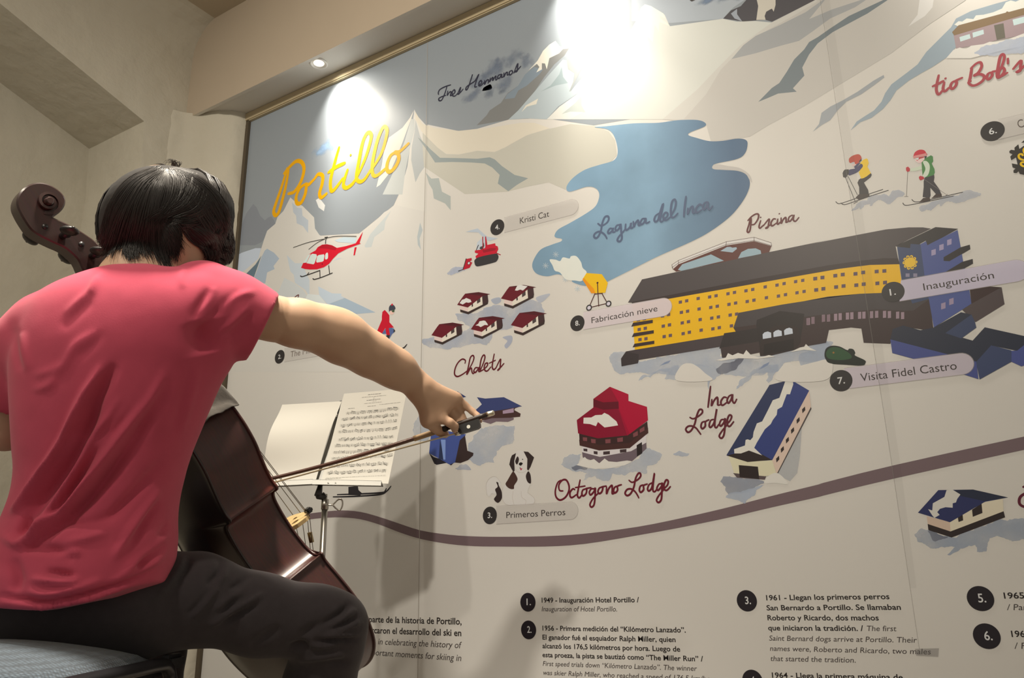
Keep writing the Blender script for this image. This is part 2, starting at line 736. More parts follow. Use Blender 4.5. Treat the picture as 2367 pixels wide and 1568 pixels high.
# snow fields left of the lake
a.poly('B:490,62 545,112 595,135 640,180 695,235 703,330 740,385 830,440 950,470 1060,470 1130,360 1230,260 1300,190 1420,120 1640,120 1640,1568 0,1568 0,760 20,740 100,680 210,590 240,500 265,420 290,350 360,290 380,230 430,180', (203, 195, 178), 'snow_field')
a.poly('X:958,253 963,266 985,290 985,490 918,475 926,440 942,385 950,325 955,280', (206, 198, 180), 'snow_field')
a.poly('A:1592,888 1560,950 1500,1030 1390,1110 1350,1220 1335,1330 1290,1510 1320,1490 1400,1390 1440,1300 1500,1150 1540,1040 1570,960', (208, 199, 178), 'snow_field')
a.poly('A:1605,965 1640,1090 1690,1200 1690,1330 1640,1400 1605,1470 1590,1390 1570,1290 1575,1180 1600,1050', (172, 172, 162), 'rock_face', smooth=False)
a.poly('A:1570,960 1598,960 1600,1040 1560,1200 1520,1400 1500,1568 1340,1568 1420,1400 1470,1270 1520,1130', (184, 183, 170), 'rock_face')
a.poly('0,900 60,1000 150,1030 350,1055 600,1030 850,990 960,990 1085,1035 900,1090 720,1190 640,1225 500,1215 350,1245 250,1240 180,1190 100,1110 50,1060 0,960', (208, 196, 170), 'snow_field')
a.poly('60,1070 180,1190 250,1243 350,1247 500,1217 640,1227 720,1192 900,1092 1085,1038 1250,1000 1440,1015 1560,1060 1610,1130 1625,1250 1580,1300 1400,1370 1260,1450 1215,1530 1075,1470 900,1505 740,1545 400,1565 70,1345 60,1200', (186, 179, 158), 'rock_face')
a.poly('20,1108 80,1190 160,1310 300,1306 450,1310 560,1318 620,1350 680,1410 665,1480 750,1542 820,1490 910,1437 800,1410 700,1340 640,1285 600,1268 500,1280 350,1275 200,1272 130,1210 40,1120', (140, 146, 138), 'rock_face')
a.poly('85,1392 130,1440 190,1436 215,1545 285,1582 285,1695 240,1640 150,1600 140,1530 110,1480', (165, 168, 156), 'rock_face')
# left peak details
a.poly('B:40,480 60,300 110,200 170,118 200,150 230,220 270,260 300,235 325,225 350,260 360,290 290,350 265,420 240,450 185,475', (128, 130, 130), 'rock_face')
a.poly('B:25,560 70,540 190,500 238,500 215,590 100,690 15,740', (186, 192, 196), 'rock_face')
for t, c in (('505,105 550,150 590,155 595,220 645,260 643,370 600,310 545,285 540,220 515,190', (176, 180, 178)),
             ('1130,480 1180,380 1240,310 1360,175 1310,270 1300,340 1215,405 1190,490 1140,495', (186, 187, 176)),
             ('1585,400 1610,280 1632,345 1605,420 1617,515 1590,470', (172, 176, 168)),
             ('270,520 290,505 350,540 395,590 345,655 355,680 290,710 275,800 190,850 150,830 200,700 240,580', (160, 172, 178)),
             ('240,565 215,640 180,740 160,830 40,770 110,720 190,640', (92, 114, 122)),
             ('460,560 530,630 590,630 620,700 655,775 655,920 620,860 530,800 520,730 490,700', (186, 191, 188)),
             ('385,880 440,755 520,800 600,860 640,920 500,990 380,930', (194, 194, 184)),
             ('640,895 740,905 815,1000 700,1010 600,990', (205, 206, 200)),
             ('730,830 850,890 930,893 930,915 960,928 870,962 815,990 740,905', (184, 192, 192)),
             ('815,985 960,930 1225,1055 1040,1070', (156, 172, 178)),
             ('870,432 950,405 1060,410 1050,458 900,447', (184, 198, 202)),
             ('860,610 900,585 935,585 890,600', (184, 192, 192))):
    a.poly(t, c, 'rock_face', crop='B')
a.poly('B:710,85 740,65 790,130 780,182 735,150', (210, 205, 190), 'snow_field')
# the three brothers
a.poly('1850,35 2010,120 2050,212 D:735,152 850,175 1000,170 1130,182 870,372 700,542 530,722 250,962 0,962 C:1060,962 1160,862 1300,762 1450,602 1550,472 1620,372 1740,252', (200, 196, 178), 'rock_face')
a.poly('495,1010 575,930 600,890 690,830 745,750 830,690 885,600 990,510 1080,470 1180,400 1240,390 1200,450 1120,520 1040,620 960,740 830,900 750,965', (122, 120, 112), 'rock_face')
a.poly('740,760 830,690 885,600 960,540 1030,560 1000,600 900,690 830,730 800,790 720,800', (122, 133, 136), 'rock_face')
a.poly('750,965 830,890 960,740 1080,600 1190,480 1225,490 1230,560 1280,590 1270,680 1250,740 1290,690 1370,600 1420,640 1300,760 1150,860 1060,962 900,955', (168, 174, 168), 'rock_face')
a.poly('1220,490 1330,400 1380,340 1400,410 1380,490 1320,590 1250,735 1240,740 1280,640 1285,590 1230,560', (146, 146, 136), 'rock_face')
a.poly('1010,740 1090,690 1160,600 1180,540 1190,620 1230,670 1130,690', (146, 156, 150), 'rock_face')
a.poly('910,570 985,490 1030,410 1080,360 1130,330 1160,370 1195,390 1160,430 1080,470 1060,560 1045,512 1020,510 1020,560 975,585 1000,540 980,515', (214, 205, 182), 'snow_cap')
a.poly('855,905 890,850 990,795 975,840 900,860', (212, 202, 178), 'snow_cap')
a.poly('1200,460 1250,400 1290,340 1420,270 1500,200 1460,300 1430,300 1400,400 1385,340 1320,390 1250,420', (212, 208, 196), 'snow_cap')
a.poly('1060,962 1160,862 1300,762 1450,602 1550,472 1620,372 1740,250 1720,330 1600,470 1600,600 1450,750 1350,905 1250,962', (210, 204, 186), 'snow_cap')
a.poly('1180,920 1290,830 1340,770 1340,850 1370,905 1250,900', (176, 178, 164), 'rock_face')
a.poly('1850,35 1900,50 2000,110 2015,150 1970,128 1975,150 2020,180 2055,212 1970,180 1965,260 1930,200 1915,345 1870,290 1830,250 1800,320 1770,260 1720,270 1790,150 1820,60', (214, 207, 184), 'snow_cap')
# slopes right of the lake
a.poly('D:250,962 530,722 700,542 870,372 1130,182 1480,0 X:2010,-160 2400,-160 2230,2 2150,55 D:2091,430 1700,667 1400,850 1100,1010 950,1102 640,1142 600,1000', (186, 178, 162), 'rock_face')
a.poly('D:250,962 530,722 700,542 870,372 1130,182 1480,0 1500,10 1300,130 1100,240 930,350 805,475 720,560 600,760 420,962', (194, 187, 170), 'snow_field')
a.poly('D:805,477 900,365 1000,290 1200,200 1400,100 1520,15 1575,-20 1430,155 1620,75 1850,0 1920,-20 1800,60 1600,150 1450,260 1350,330 1200,370 1000,430', (156, 154, 146), 'rock_face')
a.poly('D:1020,822 1130,710 1190,670 1250,580 1310,480 1390,400 1430,340 1500,300 1600,230 1750,130 1900,60 2050,-10 2110,-30 1900,110 1750,190 1620,260 1500,350 1430,440 1375,545 1392,610 1300,712 1330,740 1180,755 1100,790', (112, 119, 117), 'rock_face')
a.poly('D:1460,1062 1510,1000 1530,910 1600,860 1700,810 1820,740 1950,650 2030,605 2036,625 1950,690 1850,760 1730,820 1660,890 1600,970 1530,1010', (152, 154, 150), 'rock_face')
a.poly('E:230,1052 280,980 340,940 420,890 480,820 510,750 560,680 680,590 770,520 840,420 950,310 1040,220 1080,150 1200,90 1400,30 1700,-50 1700,60 1060,262 1080,380 1010,460 890,540 800,590 700,650 600,730 550,810 490,880 400,950 310,985', (146, 157, 158), 'rock_face')
a.poly('E:790,-30 770,120 695,215 830,130 890,60 905,-30', (206, 199, 184), 'snow_field')
# dark summit at the top edge
a.poly('D:738,150 800,85 880,50 960,-40 1560,-40 1300,92 1132,176 1075,160 1000,166 900,174', (74, 70, 70), 'dark_summit')
a.poly('D:850,72 800,110 830,150 890,172 850,115', (150, 152, 152), 'dark_summit')
a.poly('D:1000,-40 1020,50 1005,162 1080,160 1072,130 1085,95 1130,70 1145,95 1160,40 1160,-40', (196, 186, 164), 'dark_summit')
a.poly('D:470,5 485,14 512,2 540,-30 470,-30', (70, 66, 62), 'dark_summit')
a.done()

def cloud(crop, spots, col, alpha):
    a = Art('cloud_print', crop)
    m = bpy.data.materials.new('cloud_wash')
    nt, N, L, b = nodes(m)
    b.inputs['Base Color'].default_value = (*ink(col), 1)
    b.inputs['Roughness'].default_value = .5
    at_ = N.new('ShaderNodeAttribute')
    at_.attribute_name = 'wash'
    tc = N.new('ShaderNodeTexCoord')
    nz = N.new('ShaderNodeTexNoise')
    nz.inputs['Scale'].default_value = 22
    nz.inputs['Detail'].default_value = 6
    L.new(tc.outputs['Object'], nz.inputs['Vector'])
    ad = N.new('ShaderNodeMath')
    ad.operation = 'MULTIPLY_ADD'
    L.new(nz.outputs['Fac'], ad.inputs[0])
    ad.inputs[1].default_value = 1.6
    ad.inputs[2].default_value = -1.0
    sm = N.new('ShaderNodeMath')
    L.new(ad.outputs[0], sm.inputs[0])
    L.new(at_.outputs['Fac'], sm.inputs[1])
    rp = N.new('ShaderNodeMapRange')
    rp.interpolation_type = 'SMOOTHSTEP'
    rp.inputs['From Min'].default_value = .15
    rp.inputs['From Max'].default_value = .85
    rp.inputs['To Max'].default_value = alpha
    L.new(sm.outputs[0], rp.inputs['Value'])
    tr = N.new('ShaderNodeBsdfTransparent')
    ms = N.new('ShaderNodeMixShader')
    L.new(rp.outputs[0], ms.inputs[0])
    L.new(tr.outputs[0], ms.inputs[1])
    L.new(b.outputs[0], ms.inputs[2])
    L.new(ms.outputs[0], N['Material Output'].inputs[0])
    V, Fc, W_ = [], [], []
    for cx, cy, rx, ry in spots:
        LAYER[0] += 1
        y = -0.0004 - LAYER[0] * 3e-6
        c, e, f = wl(*px((cx, cy), crop)), wl(*px((cx + rx, cy), crop)), wl(*px((cx, cy - ry), crop))
        ax, az = abs(e[0] - c[0]), abs(f[1] - c[1])
        n0, R, S = len(V), 5, 28
        V.append((c[0], y, c[1]))
        W_.append(1.0)
        for k in range(1, R + 1):
            for q in range(S):
                t = 2 * math.pi * q / S
                V.append((max(MX0, c[0] + ax * k / R * math.cos(t)), y, min(MZ1, c[1] + az * k / R * math.sin(t))))
                W_.append(1.0 - k / R)
        for q in range(S):
            Fc.append((n0, n0 + 1 + q, n0 + 1 + (q + 1) % S))
            for k in range(R - 1):
                o1, o2 = n0 + 1 + k * S, n0 + 1 + (k + 1) * S
                Fc.append((o1 + q, o2 + q, o2 + (q + 1) % S, o1 + (q + 1) % S))
    o = mesh_obj('cloud_print', V, Fc, m, mural)
    att = o.data.attributes.new('wash', 'FLOAT', 'POINT')
    att.data.foreach_set('value', W_)


cloud('C', [(640, 560, 220, 150), (760, 480, 190, 110), (520, 660, 180, 110), (700, 690, 170, 110), (880, 520, 130, 120), (460, 770, 160, 80)], (112, 122, 134), .55)
cloud('C', [(600, 750, 110, 70), (690, 740, 80, 50)], (84, 98, 116), .55)
cloud('A', [(880, 1190, 170, 95), (1050, 1140, 190, 80), (830, 1230, 110, 70), (1180, 1080, 120, 60)], (140, 168, 188), .8)
cloud('D', [(620, 0, 170, 60), (760, -20, 190, 70), (850, -40, 130, 90)], (108, 126, 144), .8)

a = Art('lake_print', 'G')
a.poly('595,185 680,178 900,155 1100,150 1250,130 1400,128 1465,150 1460,180 1350,225 1335,248 1400,270 1500,295 1600,293 1720,275 1785,285 1800,320 1780,390 1720,435 1560,470 1525,490 1530,515 1600,522 1720,530 1790,560 1818,620 1800,700 1740,800 1650,900 1500,1010 1350,1090 1100,1200 900,1300 720,1390 640,1430 520,1435 430,1410 420,1390 480,1390 400,1375 310,1345 220,1360 140,1340 105,1290 115,1230 170,1150 260,1110 330,1085 335,1065 290,1055 280,1035 310,990 400,940 520,870 600,810 630,740 625,690 590,660 530,655 450,680 400,693 375,680 380,640 430,580 520,520 640,480 740,450 775,400 770,320 740,240 690,200', (114, 148, 164), smooth=True, wash=.16)
lake_m = a.sub[''][3][0]
nt, N, L, b = nodes(lake_m)
prev = b.inputs['Base Color'].links[0].from_socket
tc = N.new('ShaderNodeTexCoord')
sx_ = N.new('ShaderNodeSeparateXYZ')
L.new(tc.outputs['Object'], sx_.inputs[0])
mr = N.new('ShaderNodeMapRange')
mr.inputs['From Min'].default_value = wl(1500, 430)[0]
mr.inputs['From Max'].default_value = wl(1700, 400)[0]
L.new(sx_.outputs['X'], mr.inputs['Value'])
mx = N.new('ShaderNodeMix')
mx.data_type = 'RGBA'
mx.inputs['B'].default_value = (*ink((70, 98, 122)), 1)
L.new(mr.outputs['Result'], mx.inputs['Factor'])
L.new(prev, mx.inputs['A'])
L.new(mx.outputs['Result'], b.inputs['Base Color'])
a.poly('1525,490 1560,476 1640,490 1740,508 1815,560 1832,620 1815,600 1780,550 1700,525 1600,520 1530,514', (180, 172, 158), 'shore_shadow', smooth=True)
a.done('blue lake with a ragged shore')

# ---- handwritten names
def script(name, crop, col, w, strokes, label=None):
    s = Art(name, crop, 110)
    s.line(strokes, w, col, taper=.25)
    return s.done(label)


def title():
    s = Art('title_lettering', 'A', 110)
    y1, y2 = (238, 158, 0), (234, 164, 36)
    s.line('X:657,401 668,388 685,373 698,376 703,392 696,420 681,443 667,448|X:664,390 652,430 640,465 633,488 637,498 645,490 655,455 662,425 667,395|X:708,425 694,435 685,455 687,470 697,468 706,448 709,428 714,427 728,413|X:728,413 736,403 746,407 745,425 739,447 743,457 755,448', 32, y1, crop='A', taper=.3)
    s.line('990,1190 950,1330 922,1450 925,1530 950,1530 1020,1440|905,1390 970,1345 1035,1315|1058,1370 1025,1480 1045,1515 1090,1490 1125,1445|1125,1445 1200,1280 1245,1130 1245,1080 1215,1075 1180,1150 1150,1300 1130,1430 1160,1465 1200,1440 1245,1370', 32, y1, taper=.3)
    s.line('1235,1390 1330,1240 1375,1080 1368,1030 1342,1032 1300,1130 1265,1280 1258,1390 1290,1418 1370,1355|1440,1230 1405,1255 1380,1310 1375,1365 1400,1385 1440,1350 1470,1290 1465,1240 1440,1228 1480,1220 1548,1158', 32, y2, taper=.3)
    s.disc((1083, 1250), (1083, 1241), y1)
    return s.done('large yellow handwritten title')


title()
script('handwritten_name', 'C', (44, 44, 56), 11.52, '255,700 240,750 215,805 195,812 190,795 215,780 245,770|188,762 187,745 200,722 240,700 285,685|262,735 258,770 275,745 290,742 284,770 300,765 320,745 315,725 300,740 300,770 320,775 340,755|340,760 365,705 360,735 355,755 345,760 365,745 385,720|435,690 462,600 440,670 420,720 408,722 415,700 450,675 482,652 512,600 490,660 480,700 495,700|510,690 535,670 530,650 515,665 515,690 530,690 558,662|560,650 560,680 575,650 590,645 588,672|605,630 600,660 615,635 625,625 625,650 640,625 650,615 650,645 662,638|690,600 670,610 665,630 680,630 697,600 697,625 712,618|715,590 715,620 730,590 742,585 742,605 754,602|775,570 760,580 758,600 770,603 785,585 780,570|795,590 825,515 825,545 820,575 805,578 830,560 850,535')
script('handwritten_name', 'G', (74, 88, 112), 16.64, '622,945 650,962 690,940 707,910 700,888 675,895 655,945 645,1000 625,1045 605,1060 590,1045 600,1022 630,1008 660,1020 680,1040 692,1062|735,985 715,985 700,1010 710,1022 735,1000 741,978 738,1010 755,1010|790,955 770,960 758,985 768,1000 790,980 800,950 805,1010 810,1060 795,1085 775,1078 785,1050 820,1010 840,985|840,950 838,985 850,995 875,970 882,940 880,975 890,980 905,965|900,930 905,970 915,945 935,920 940,930 940,955 952,960|990,905 970,910 955,940 965,952 985,935 998,905 998,935 1010,940 1028,930|1100,865 1075,885 1065,915 1075,930 1095,915 1110,860 1135,788 1120,870 1112,920 1125,930 1140,915|1135,912 1165,890 1170,865 1150,860 1135,890 1145,915 1165,915 1190,895|1190,895 1225,830 1235,780 1225,755 1205,775 1195,840 1200,890 1220,895 1250,865|1315,732 1305,810 1298,890|1330,825 1328,870 1345,830 1365,810 1370,825 1368,855 1378,862 1390,850|1440,800 1420,795 1395,825 1392,850 1405,858 1437,838|1480,775 1460,785 1448,815 1458,835 1475,815 1488,778 1488,815 1500,835 1524,808')
script('handwritten_name', 'H', (88, 28, 30), 15.36, '1310,95 1300,150 1283,210 1293,226 1308,205 1318,130 1318,95|1290,118 1320,85 1360,60 1385,65 1380,105 1350,150 1325,157|1405,120 1390,170 1400,187 1432,158|1430,165 1480,105 1478,140 1470,180 1450,187 1492,158|1540,105 1520,105 1500,135 1500,160 1515,165 1552,138|1560,105 1555,145 1565,150 1582,133|1590,95 1590,145 1605,115 1630,90 1635,120 1635,135 1652,128|1690,70 1665,85 1655,115 1670,125 1695,95 1706,68 1700,110 1720,125 1750,92|1404,91 1406,89|1573,58 1575,56')
script('handwritten_name', 'K', (92, 20, 30), 14.08, '430,75 432,50 405,40 370,70 345,120 340,170 365,190 410,170 452,138|450,150 490,80 507,30 497,8 475,30 460,100 445,172 470,130 485,118 490,150 500,165 515,150|545,115 520,115 505,145 520,155 540,130 552,112 548,145 565,145|560,140 590,70 602,20 590,5 570,40 558,110 565,140 592,128|595,125 620,100 625,75 605,80 595,115 605,140 625,140 652,108|682,-4 670,60 665,110 680,130 702,108|640,75 692,50|695,120 735,40 735,80 730,120 710,137 742,105 765,78')
script('handwritten_name', 'J', (98, 18, 34), 15.36, '135,965 110,960 105,920 130,885 160,883 180,920 180,965 155,1012 115,1034 85,1012 78,965 95,905 120,885|225,955 210,950 190,975 190,1005 205,1015 237,993|265,883 250,960 245,1000 260,1017 282,988|230,940 302,928|305,950 285,960 278,990 290,1003 310,985 315,955 310,948 347,940|375,950 350,950 335,975 345,995 370,970 380,943 378,1010 370,1070 350,1087 340,1065 365,1020 402,983|430,935 410,945 400,970 412,985 430,970 437,940 430,935 462,928|465,935 465,987 480,950 505,923 508,955 508,985 522,983|540,930 525,940 518,965 530,980 548,960 548,930 577,918|635,885 660,900 700,880 722,855 720,833 705,833 685,870 670,940 645,987 620,1000 605,982 620,955 650,950 680,970 700,1000 708,1017|740,920 720,930 713,960 725,975 745,955 745,925 772,913|805,905 785,920 775,950 785,965 805,945 815,900 827,832 818,900 815,960 830,970 847,948|880,910 860,915 845,945 855,960 880,930 886,903 883,970 878,1030 858,1052 843,1035 860,1000 902,948|900,947 925,920 930,890 915,883 900,915 900,950 920,960 947,933')
script('handwritten_name', 'J', (88, 22, 34), 15.36, '1250,176 1240,260 1231,333|1260,275 1257,322 1275,285 1300,258 1305,290 1305,315 1322,315|1370,260 1350,258 1330,285 1330,310 1345,317 1377,293|1410,238 1390,250 1375,280 1385,302 1405,275 1416,238 1415,280 1430,302 1447,273|1095,410 1120,420 1160,400 1187,375 1186,353 1165,353 1145,400 1130,460 1105,507 1080,522 1063,500 1080,478 1110,475 1140,490 1160,515 1176,537|1205,440 1185,450 1178,480 1190,495 1210,475 1212,443 1237,428|1270,425 1250,435 1240,470 1250,485 1272,460 1284,420 1297,346 1285,420 1282,475 1295,487 1312,463|1350,425 1330,430 1318,460 1328,475 1350,450 1361,418 1358,490 1350,545 1332,567 1316,550 1335,515 1377,463|1375,460 1400,430 1409,400 1392,393 1378,425 1378,465 1395,477 1424,443')
script('handwritten_name', 'E', (160, 66, 70), 20.48, '940,608 925,680 922,730 940,762 972,728|893,696 940,675 977,653|985,665 975,715 990,737 1022,708|994,634 996,632|1065,655 1045,670 1035,700 1050,717 1075,695 1085,665 1075,653 1128,628|1207,543 1195,620 1183,662|1200,552 1240,515 1275,503 1286,535 1260,585 1225,610 1270,598 1306,615 1295,650 1250,682 1210,690 1180,668 1197,655|1355,585 1335,600 1328,630 1345,639 1370,610 1370,583 1402,573|1410,610 1450,530 1469,460 1455,438 1435,460 1420,530 1410,600 1420,627 1455,600 1470,565 1450,545 1425,580 1428,622 1492,588|1497,474 1497,513|1540,557 1600,490 1600,530 1595,570 1567,582 1600,560 1650,510')
script('handwritten_name', 'B', (96, 40, 40), 9, '470,985 505,950 540,915 562,905 552,935 528,975|568,960 560,985|569,937 571,935')
script('handwritten_name', 'L', (90, 22, 40), 24, '1825,652 1850,640|1900,690 1840,712 1800,740 1787,780 1800,815 1850,835 1900,820')

# ---- captions: strip, number badge, text
def caption(crop, strip, badge, top, num, txt, p0, p1, cap, strip_col=(204, 194, 177), alpha=.72, tcol=(52, 44, 40)):
    s = Art('caption_label', crop, 330)
    if strip:
        tl, tr, br, bl = parse(strip, crop)
        mid = ((tr[0] + br[0]) / 2, (tr[1] + br[1]) / 2)
        e = []
        A, B = np.array(wl(*tr)), np.array(wl(*br))
        cc, r = (A + B) / 2, np.linalg.norm(A - B) / 2
        L0, L1 = np.array(wl(*tl)), np.array(wl(*bl))
        arc = [cc + r * np.array([math.sin(t), math.cos(t)]) for t in np.linspace(0, math.pi, 14)]
        P = [L0] + arc + [L1]
        s.tri('', P, [tuple(range(len(P)))[::-1]], strip_col, alpha)
        n = len(P)
        V, fs = [], []
        for i in range(n):
            q = P[i] + (P[i] - (cc if 0 < i < n - 1 else np.array([P[i][0], cc[1]]))) * (0.0014 / r)
            V += [P[i], q]
        for i in range(n - 1):
            fs.append((2 * i, 2 * i + 2, 2 * i + 3, 2 * i + 1))
        s.tri('', V, fs, (178, 166, 152), .45)
        if txt:
            s.text(txt, p0, p1, cap, tcol, 'caption_lettering')
    c, r = s.disc(badge, top, (46, 42, 40), 'number_badge')
    cu_w = r * (0.62 if num != 1 else .52)
    k = CROPS[crop]
    q0 = (c[0] - r * .30, c[1] - r * .30)
    numeral(s, str(num) + '.', q0, cu_w, r * .62)
    return s.done()


def numeral(s, t, q0, w, cap):
    cu = bpy.data.curves.new('n', 'FONT')
    cu.body = t
    cu.offset = .012
    cu.resolution_u = 3
    tmp = bpy.data.objects.new('n', cu)
    me = bpy.data.meshes.new_from_object(tmp)
    co = np.array([v.co[:] for v in me.vertices])
    x0, x1 = co[:, 0].min(), co[:, 0].max()
    P2 = [(q0[0] + (c[0] - x0) / (x1 - x0) * w, q0[1] + c[1] / CAPH * cap) for c in co]
    s.tri('number_lettering', P2, [tuple(p.vertices) for p in me.polygons], (205, 200, 188))
    bpy.data.objects.remove(tmp)
    bpy.data.curves.remove(cu)
    bpy.data.meshes.remove(me)

# ---- illustrations on the mural
RED, DRED, BLK, CRM = (200, 16, 40), (150, 12, 32), (46, 42, 40), (216, 206, 186)
a = Art('helicopter_picture', 'B', 90)
a.line('745,692 747,752|822,652 830,725|650,712 632,735', 9, BLK, 'skid', smooth=False)
a.line('578,740 590,746 620,738 740,695|685,763 700,770 760,752 852,715', 9, BLK, 'skid')
a.poly('583,670 600,632 655,550 708,520 727,492 765,470 805,466 850,475 892,498 970,483 1055,458 1117,357 1088,455 1100,460 1060,475 980,505 905,545 860,590 825,635 780,665 720,683 660,685 615,680', RED)
a.poly('725,500 770,470 810,467 850,475 890,500 880,520 800,505', (168, 14, 34))
a.poly('1045,495 1063,490 1047,560 1035,563', RED)
a.poly('600,628 645,560 667,548 630,625', (196, 208, 214), 'cabin_window')
a.poly('630,630 665,560 680,548 715,553 720,570 700,630 690,640', (200, 210, 216), 'cabin_window')
a.poly('713,615 722,570 735,560 780,553 785,565 778,610 765,618 720,625', (200, 210, 216), 'cabin_window')
a.poly('790,590 793,555 805,540 815,545 815,585 800,598', (200, 210, 216), 'cabin_window', smooth=True)
a.line('517,495 650,450 790,420|800,412 900,397 1060,398|650,510 720,455 790,420', 6, (60, 58, 52), 'rotor')
a.poly('783,405 815,400 812,412 800,425 790,415', (60, 58, 52), 'rotor')
a.poly('793,425 800,425 798,462 790,462', (60, 58, 52), 'rotor')
a.disc((766, 637), (766, 632), (60, 10, 20))
a.done('red helicopter picture')

a = Art('skier_picture', 'B', 90)
a.poly('1310,1195 1345,1180 1385,1195 1390,1225 1370,1240 1340,1290 1305,1270 1330,1240 1280,1240', (78, 98, 144))
a.poly('1280,1090 1285,1050 1305,1033 1330,1060 1345,1080 1345,1140 1385,1185 1340,1190 1350,1250 1320,1250 1310,1190 1280,1240 1235,1225 1280,1120', (190, 16, 40), 'coat')
a.poly('1350,1040 1385,1045 1385,1060 1370,1075 1350,1070', (222, 180, 160))
a.poly('1343,1055 1342,1010 1365,985 1390,1000 1395,1028 1350,1042', (58, 62, 72), 'hat', smooth=True)
a.disc((1368, 988), (1368, 979), RED, 'hat')
a.poly('1362,1042 1390,1030 1388,1050 1375,1056', (60, 80, 50))
a.poly('1325,1250 1350,1250 1340,1285 1315,1275', BLK)
a.poly('1383,1195 1397,1215 1380,1230', BLK)
a.line('1430,1372 1470,1360 1497,1330', 13, BLK, 'ski', taper=.5)
a.line('1225,1212 1240,1216', 5, BLK)
a.done('skier picture in a red coat and dark hat')

a = Art('ski_picture', 'M', 90)
a.poly('905,975 980,968 985,1000 1010,1022 1000,1042 905,1040', (40, 36, 38))
a.line('785,1054 950,1050 1150,1035 1205,1010 1240,970|818,1036 1000,1030 1170,1020 1195,1005 1203,988', 13, (38, 35, 37), taper=.3)
a.done()

a = Art('snow_groomer_picture', 'F', 90)
a.poly('275,715 330,670 410,650 430,690 330,722 280,732', (174, 178, 186), alpha=.8, wash=.5, sub='shadow_wash')
a.poly('435,360 480,345 540,330 620,400 715,415 640,437 600,420 545,365', (178, 184, 184), 'shadow_wash')
a.poly('525,520 535,450 590,402 620,470 600,500', (186, 190, 188))
a.line('545,475 528,515', 8, BLK, smooth=False)
a.poly('555,505 560,490 580,482 592,450 597,480 580,520', (60, 60, 60))
a.poly('515,520 560,515 600,500 612,475 690,458 693,478 712,485 717,510 700,545 640,562 525,588 520,570 545,548 515,540', (190, 14, 42))
a.poly('580,520 650,500 700,500 690,520 590,540', (150, 12, 34))
a.line('583,405 585,520', 9, (150, 14, 34), smooth=False)
a.poly('603,400 612,400 622,472 605,492', (176, 14, 40))
a.line('695,540 735,558', 7, (160, 14, 36), smooth=False)
a.poly('512,630 515,600 560,575 690,548 715,560 718,585 705,610 680,625 560,655 525,655', (50, 48, 48), 'track', smooth=True)
a.poly('435,595 487,585 488,605 472,615 493,625 470,670 410,690', (176, 16, 40), 'blade')
a.line('440,592 412,685 374,698', 8, BLK, 'blade', smooth=False)
a.disc((463, 630), (463, 616), BLK, 'blade')
a.disc((463, 630), (463, 620), (210, 205, 195), 'blade')
a.done('red tracked snow groomer picture')

a = Art('snow_gun_picture', 'F', 90)
for cx, cy in ((1213, 555), (1125, 652), (1295, 768), (1400, 850)):
    for k in range(4):
        t = math.pi * k / 4
        a.line([px((cx - 25 * math.cos(t), cy - 25 * math.sin(t)), 'F'), px((cx + 25 * math.cos(t), cy + 25 * math.sin(t)), 'F')], 5, (190, 200, 204), 'snowflake', smooth=False, alpha=.7)
a.poly('1160,600 1210,600 1250,612 1275,580 1330,590 1345,570 1390,570 1430,620 1445,670 1480,712 1440,782 1380,780 1300,770 1250,712 1205,695 1185,650', (214, 214, 208), 'snow_cloud', smooth=True, wash=.06)
a.line('1573,800 1583,1000|1552,890 1500,1010|1610,890 1655,970|1500,1015 1665,975|1550,897 1615,890', 8, (70, 30, 26), 'stand', smooth=False)
a.poly('1442,770 1478,715 1610,725 1662,800 1640,885 1520,890', (250, 174, 0))
a.poly('1442,770 1455,757 1540,850 1556,890 1519,890', (222, 138, 0))
a.disc((1573, 800), (1573, 791), (70, 30, 26))
a.line('1573,800 1577,895', 8, (70, 30, 26), 'stand', smooth=False)
for cx, cy in ((1500, 1015), (1668, 980)):
    a.disc((cx, cy), (cx, cy - 27), BLK, 'wheel')
    a.disc((cx, cy), (cx, cy - 16), (200, 190, 190), 'wheel')
a.done('yellow snow gun picture on wheels')

a = Art('shadow_wash_print', 'F', 90)
a.poly('350,1060 480,1065 560,1040 660,1000 740,990 900,960 1000,950 1100,1000 1100,1060 880,1080 820,1190 700,1220 640,1285 600,1340 540,1320 400,1350 220,1365 60,1330 60,1290 140,1270 400,1230 480,1180 370,1120', (168, 173, 180), smooth=True, alpha=.62, wash=.65)
a.poly('655,945 725,925 740,960 690,985', (168, 173, 180), smooth=True, alpha=.7)
a.poly('755,1270 830,1255 835,1310 790,1365 770,1340 795,1300', (170, 174, 184), smooth=True, alpha=.7)
a.poly('1045,925 1163,893 1110,955 1070,970', (182, 184, 186), smooth=True, alpha=.7)
a.done()


